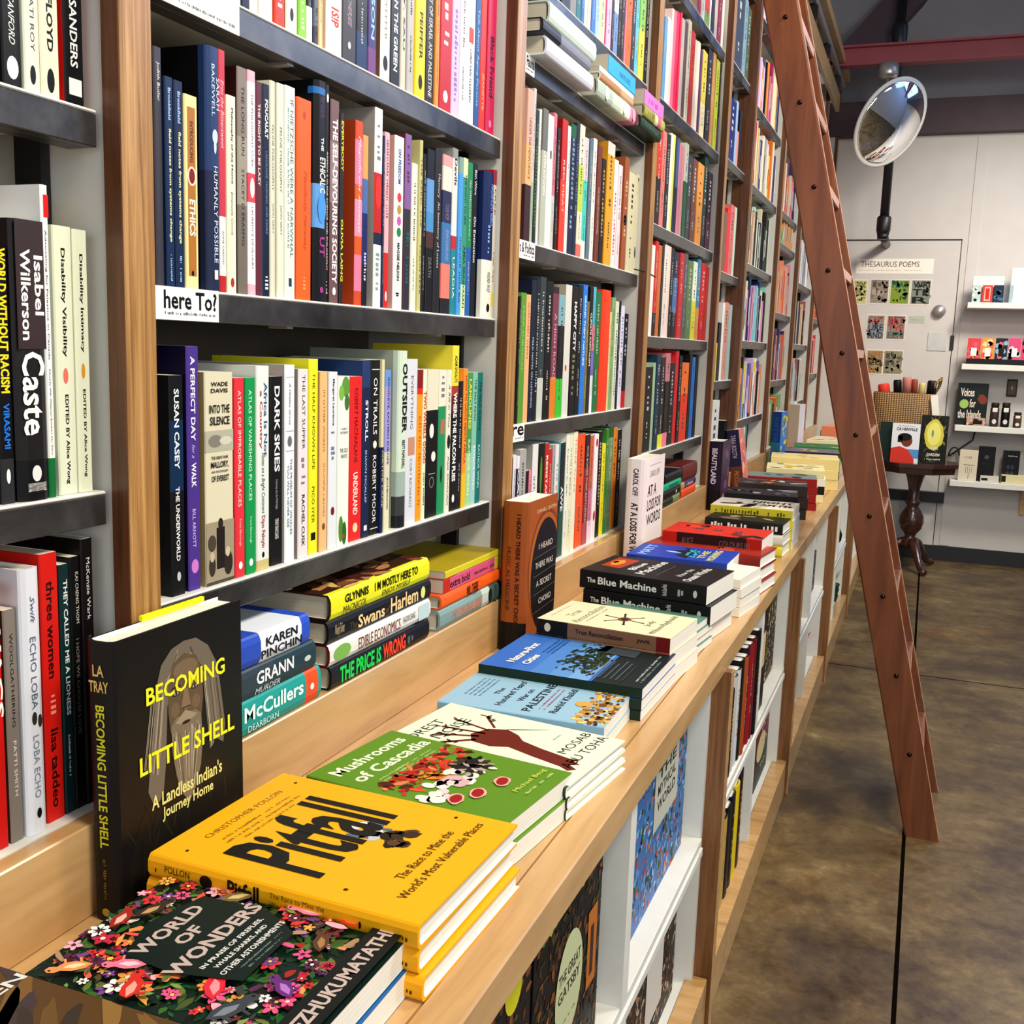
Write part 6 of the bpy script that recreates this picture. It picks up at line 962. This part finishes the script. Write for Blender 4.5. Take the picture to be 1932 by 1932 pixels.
bx('display_tray',1824,1990,676,z2,yy-.012,.12,'17141a','black tray holding the chocolate bars','tray')
def bar(q,W,h): pass
for i,(a,b,c,cs,lb) in enumerate(((1827,1852,'d8505a',['f0803c','e86a7a'],'coral'),(1854,1878,'e8a040',['f06a5a','f4d8b0','e85a6a'],'orange striped'),(1880,1903,'2a2430',['9ab8c8','e07a90'],'black and pink'),(1905,1928,'d85a8a',['1c1a20','f0d0e0'],'magenta zebra'),(1930,1950,'e8507a',['1c1a20'],'pink checked'))):
    bx('chocolate_bar',a,b,638,z2+.003,yy+.01,.02,c,lb+' wrapped bar in the black tray','bar',lambda q,W,h,cs=cs:(bl(cs,3)(q,W,h),q.up(),q.rect(W*.28,h*.3,W*.72,h*.62,'f4ece8' if c!='2a2430' else '1c1a20')),'bars in the black tray')
def isl(q,W,h):
    q.ell(W*.82,h*.62,W*.14,h*.12,'8a4a3c',14,.4,.1); q.ell(W*.24,h*.5,W*.15,h*.11,'a8c878',18); q.up()
    q.text('Voices',W*.1,h*.68,W*.55,h*.88,'e6ded4','b'); q.text('for',W*.42,h*.42,W*.62,h*.62,'e6ded4','b'); q.text('the Islands',W*.06,h*.16,W*.82,h*.36,'e6ded4','b')
bx('display_book',1809,1867,722,z3,yy+.06,.02,'1c2c2a','dark green book lettered Voices for the Islands on a wall shelf','book',isl)
bx('small_box',1824,1859,788,z3,yy,.05,'c8a894','small speckled keepsake box in front of the dark green book','box',lambda q,W,h:(bl(['8a6a5a','e8d0c0'],4)(q,W,h),q.up(),q.rect(W*.35,h*.2,W*.85,h*.75,'1a1414')))
for i,(a,b,t,c,lb) in enumerate(((1870,1887,760,'4a3c34','brown glass bottle, left of three on the wall shelf'),(1891,1908,760,'16151c','black glass bottle, middle of three on the wall shelf'),(1913,1929,778,'5a483c','shorter brown bottle, right of three on the wall shelf'))):
    p=at((a+b)/2,t,y=yy+.03); q_=at(b,t,y=yy+.03); rr=q_[0]-p[0]; h=p[2]-z3; r=empty('glass_bottle',(p[0],yy+.03,z3+.0003)); m=MB(); m.lathe([(rr*.9,0),(rr,.005),(rr,h*.75),(rr*.85,h*.8),(rr*.8,h*.82)],c); m.build('bottle_body',M_cover,r)
    m=MB(); m.lathe([(rr*.86,h*.82),(rr*.9,h*.83),(rr*.9,h*.98),(rr*.8,h)],'3a3028'); m.build('cap',M_paint,r)
    m=MB(); q=Pr(); q.frame((-rr*.55,-rr*1.0-.0004,h*.62),(1,0,0),(0,0,1)); q.rect(0,0,rr*1.1,h*.17,'e8e4dc'); q.ell(rr*.55,-h*.4,rr*.5,h*.1,'d8d8dc',14); q.build('label',M_print,r); tag(r,lb,'bottle','bottles on the wall shelf')
a=at(1898,748,y=YW-.012); b=at(1921,716,y=YW-.012); r=empty('framed_print',(a[0],YW-.013,a[2])); m=MB(); W=b[0]-a[0]; h=b[2]-a[2]; m.box(0,W,0,.012,0,h,'3a302e',.001); m.build('frame',M_paint,r); q=Pr().frame((0,0,0),(1,0,0),(0,0,1)); q.rect(W*.12,h*.1,W*.88,h*.9,'6a5c58'); q.up(); q.ell(W*.5,h*.5,W*.08,h*.12,'b8a8a0',8); q.build('picture',M_print,r); tag(r,'small dark framed print on the wall above the bottles','picture')
bx('display_book',1812,1847,848,z4,yy,.012,'dcd4c0','cream book with a drawn fork on the lowest wall shelf','book',lambda q,W,h:(q.text('~FORKED',W*.25,h*.72,W*.7,h*.8,'a8a090'),[q.line(W*(.4+.1*i),h*.26,W*(.36+.12*i),h*.46,.002,'6a6458') for i in range(4)],q.line(W*.55,h*.08,W*.55,h*.26,.003,'6a6458'),q.line(W*.25,h*.52,W*.85,h*.51,.003,'3a342c')))
bx('display_book',1848,1880,842,z4,yy+.04,.03,'14151c','black tall book, left of two on the lowest wall shelf','book',lambda q,W,h:(q.ell(W*.5,h*.7,W*.14,h*.06,'5a5a60',10),q.text('~aaaa',W*.3,h*.5,W*.7,h*.52,'6a6a70')))
bx('display_book',1894,1926,850,z4,yy+.04,.035,'241820','dark maroon sided book, right of two on the lowest wall shelf','book',lambda q,W,h:(q.rect(W*.12,0,W,h,'12141a'),q.up(),q.text('~aaaaa',W*.3,h*.82,W*.85,h*.86,'b8b8b8'),[q.ell(W*(.35+.25*(i%2)),h*(.3+.2*(i//2)),W*.1,h*.07,'3a4a58',8) for i in range(4)]))
bx('small_box',1850,1885,898,z4,yy-.01,.08,'d8d4c8','pale flat box lying on the lowest wall shelf','box',lambda q,W,h:q.rect(W*.05,h*.3,W*.4,h*.7,'2a2a2a'))
bx('small_box',1890,1960,896,z4,yy-.01,.08,'e0d8b0','yellowish flat box lying on the lowest wall shelf','box',lambda q,W,h:q.rect(W*.0,h*.2,W*.12,h*.9,'2a2a2a'))
# ================= pedestal table with basket and books =================
yt=6.86; tp=at(1814,872,y=yt); zt_=at(1700,868,y=yt)[2]; cx=-.03; rt=.24
r=empty('pedestal_table',(cx,yt,0)); tag(r,'dark wooden octagonal pedestal table holding the basket','table')
m=MB(); n8=[(rt*1.04*math.cos(PI/8+PI/4*k),rt*1.04*math.sin(PI/8+PI/4*k)) for k in range(8)]
m.prism([(x,y,zt_-.022) for x,y in n8],[(x,y,zt_) for x,y in n8]); m.prism([(x*.93,y*.93,zt_-.06) for x,y in n8],[(x*.95,y*.95,zt_-.022) for x,y in n8]); m.build('table_top',M_dark,r)
m=MB(); s=zt_; m.lathe([(.05,.13),(.055,.16),(.045,.19),(.03,.2),(.035,.22),(.06,.25),(.072,.29),(.068,.33),(.045,.37),(.032,.39),(.045,.405),(.045,.42),(.03,.43),(.034,.5),(.048,.56),(.055,s-.085),(.07,s-.06)],n=28); m.build('pedestal',M_dark,r)
for k in range(3):
    a=-1.15+k*2.09; d=Vector((math.cos(a),math.sin(a),0)); pts=[d*.03+Vector((0,0,.17)),d*.08+Vector((0,0,.15)),d*.14+Vector((0,0,.08)),d*.18+Vector((0,0,.035)),d*.215+Vector((0,0,.022)),d*.235+Vector((0,0,.025))]
    m=MB(); m.tube(pts,[.03,.03,.022,.018,.017,.021],n=10); m.build('leg',M_dark,r)
yb2=6.9; a=at(1648,740,y=yb2); b=at(1768,742,y=yb2); cxb=(a[0]+b[0])/2; rb=(b[0]-a[0])/2; hb=a[2]-zt_
r=empty('wicker_basket',(cxb,yb2,zt_)); tag(r,'woven seagrass basket filled with rolled goods on the pedestal table','basket')
m=MB(); n=40; prof=[(rb*.86,0),(rb*.93,hb*.3),(rb*.97,hb*.7),(rb,hb),(rb*.97,hb+.006),(rb*.94,hb),(rb*.9,hb*.5),(rb*.85,.02)]; m.lathe(prof,n=n,sy=.5); m.build('basket_body',M_bask,r)
m=MB(); m.tube([(rb*.8,0,hb),(rb*.95,-.02,hb+.07),(rb*1.1,-.02,hb+.1),(rb*1.05,.02,hb+.05),(rb*.9,.02,hb)],.009); m.build('handle',M_bask,r)
m=MB(); m.box(-.02,.02,-.003,0,-.14,0,'e8e4dc'); o_=m.build('price_tag',M_paint,r); o_.location=(rb*.92,-.07,hb-.0); o_.rotation_euler=(0,-.15,.2)
GB='rolled goods in the wicker basket'
for i,(px,py,tilt,c1,c2,lb,rr) in enumerate(((1672,722,-.5,'d8503c','f0e0c0','red topped roll at the left of the basket',.034),(1697,716,-.28,'1a181c','e8dcc0','black and cream roll in the basket',.024),(1714,711,-.15,'c88a80','c07a74','pink speckled roll, tallest in the basket',.026),(1728,715,-.12,'a8584c','b8786a','rust red roll in the basket',.018),(1740,722,.1,'d8c48a','d0bc80','straw coloured roll in the basket',.02),(1758,718,.08,'1a1a20','e8e8e4','black and white roll at the right of the basket',.026))):
    t=at(px,py,y=yb2); L_=t[2]-zt_-.03; r=empty('wrapped_roll',(t[0]-tilt*.12,yb2,zt_+.03)); m=MB(); m.lathe([(rr*.95,0),(rr,.01),(rr,L_*.78),(rr*.98,L_*.79)],c2); m.build('roll',M_paint,r); m=MB(); m.lathe([(rr*1.01,L_*.79),(rr*1.01,L_*.97),(rr*.85,L_)],c1); m.build('cap',M_paint,r); r.rotation_euler=(0,tilt*.35,0); tag(r,lb,'roll',GB)
GT2='picture books standing on the pedestal table'
def boy(q,W,h):
    q.rect(0,0,W,h,'e8ecf2'); q.up(); q.rect(0,h*.12,W,h*.35,'6aa0d8'); q.up(); q.poly([(0,0),(0,h*.36),(W*.3,h*.42),(W*.62,h*.34),(W*.85,h*.1),(W*.86,0)],'d84a3c'); q.up(); q.ell(W*.55,h*.56,W*.2,h*.15,'8a4a34',18); q.up(); q.ell(W*.47,h*.66,W*.25,h*.1,'241c1c',18); q.rect(W*.22,h*.52,W*.4,h*.68,'241c1c'); q.text('CA HENVILLE',W*.15,h*.82,W*.9,h*.9,'2a2a3a','B'); q.text('~aaaa',W*.2,h*.93,W*.85,h*.95,'6a6a7a')
def night(q,W,h):
    random.seed(7)
    for i in range(50): q.ell(W*random.uniform(.05,.95),h*random.uniform(.03,.97),.014,.005,random.choice(['3a4030','8a9050','1a1c18','5a6040']),8,random.uniform(0,3),.3)
    q.up(); q.ell(W*.5,h*.6,W*.36,h*.32,'d8d060',22,0,.06); q.up(); q.ell(W*.5,h*.62,W*.25,h*.24,'ece88a',20,0,.05); q.up(); q.ell(W*.45,h*.63,W*.04,h*.08,'8a9a98',10)
    q.text('A DARK',W*.35,h*.3,W*.7,h*.36,'e8e4dc','b'); q.text('GARDEN',W*.28,h*.16,W*.76,h*.22,'e8e4dc','b'); q.text('~aaaaaa',W*.22,h*.08,W*.8,h*.11,'e8e4dc')
def tb(px0,px1,pyt,yy,d,col,lab,fn):
    bx('display_book',px0,px1,pyt,zt_,yy,d,col,lab,'book',fn,GT2)
tb(1662,1686,795,yt-.13,.02,'1c3a34','dark green book at the left of the table, half hidden by the ladder',None)
tb(1685,1738,798,yt-.17,.02,'e8ecf2','white comic with a boy in a red shirt, on the pedestal table',boy)
tb(1740,1792,783,yt-.12,.025,'22241e','dark book with a big yellow oval, on the pedestal table',night)
p=at(1800,860,y=YW-.1); m=MB(); pts=[(p[0]+.03*math.cos(t),YW-.06,p[2]+.05*math.sin(t)) for t in [0.3*k for k in range(12)]]+[(p[0]+.1,YW-.03,p[2]+.1),(p[0]+.11,YW-.02,z3-.04)]
m.tube(pts,.005,'k',6); tag(m.build('power_cable',M_black),'black power cable coiled under the white wall shelf','cable')

a=at(1197,508,x=-.682); b=at(1237,523,x=-.66); m=MB(); a_=Vector(a); m.tube([(0,0,0),((b[0]-a[0])*.5,(b[1]-a[1])*.5,(b[2]-a[2])*.5+.004),(b[0]-a[0],b[1]-a[1],b[2]-a[2])],.0018,'k',6)
tag(m.build('loose_cord',M_black,None,None,a),'thin black cord hanging off the end of the Politics shelf','cord')
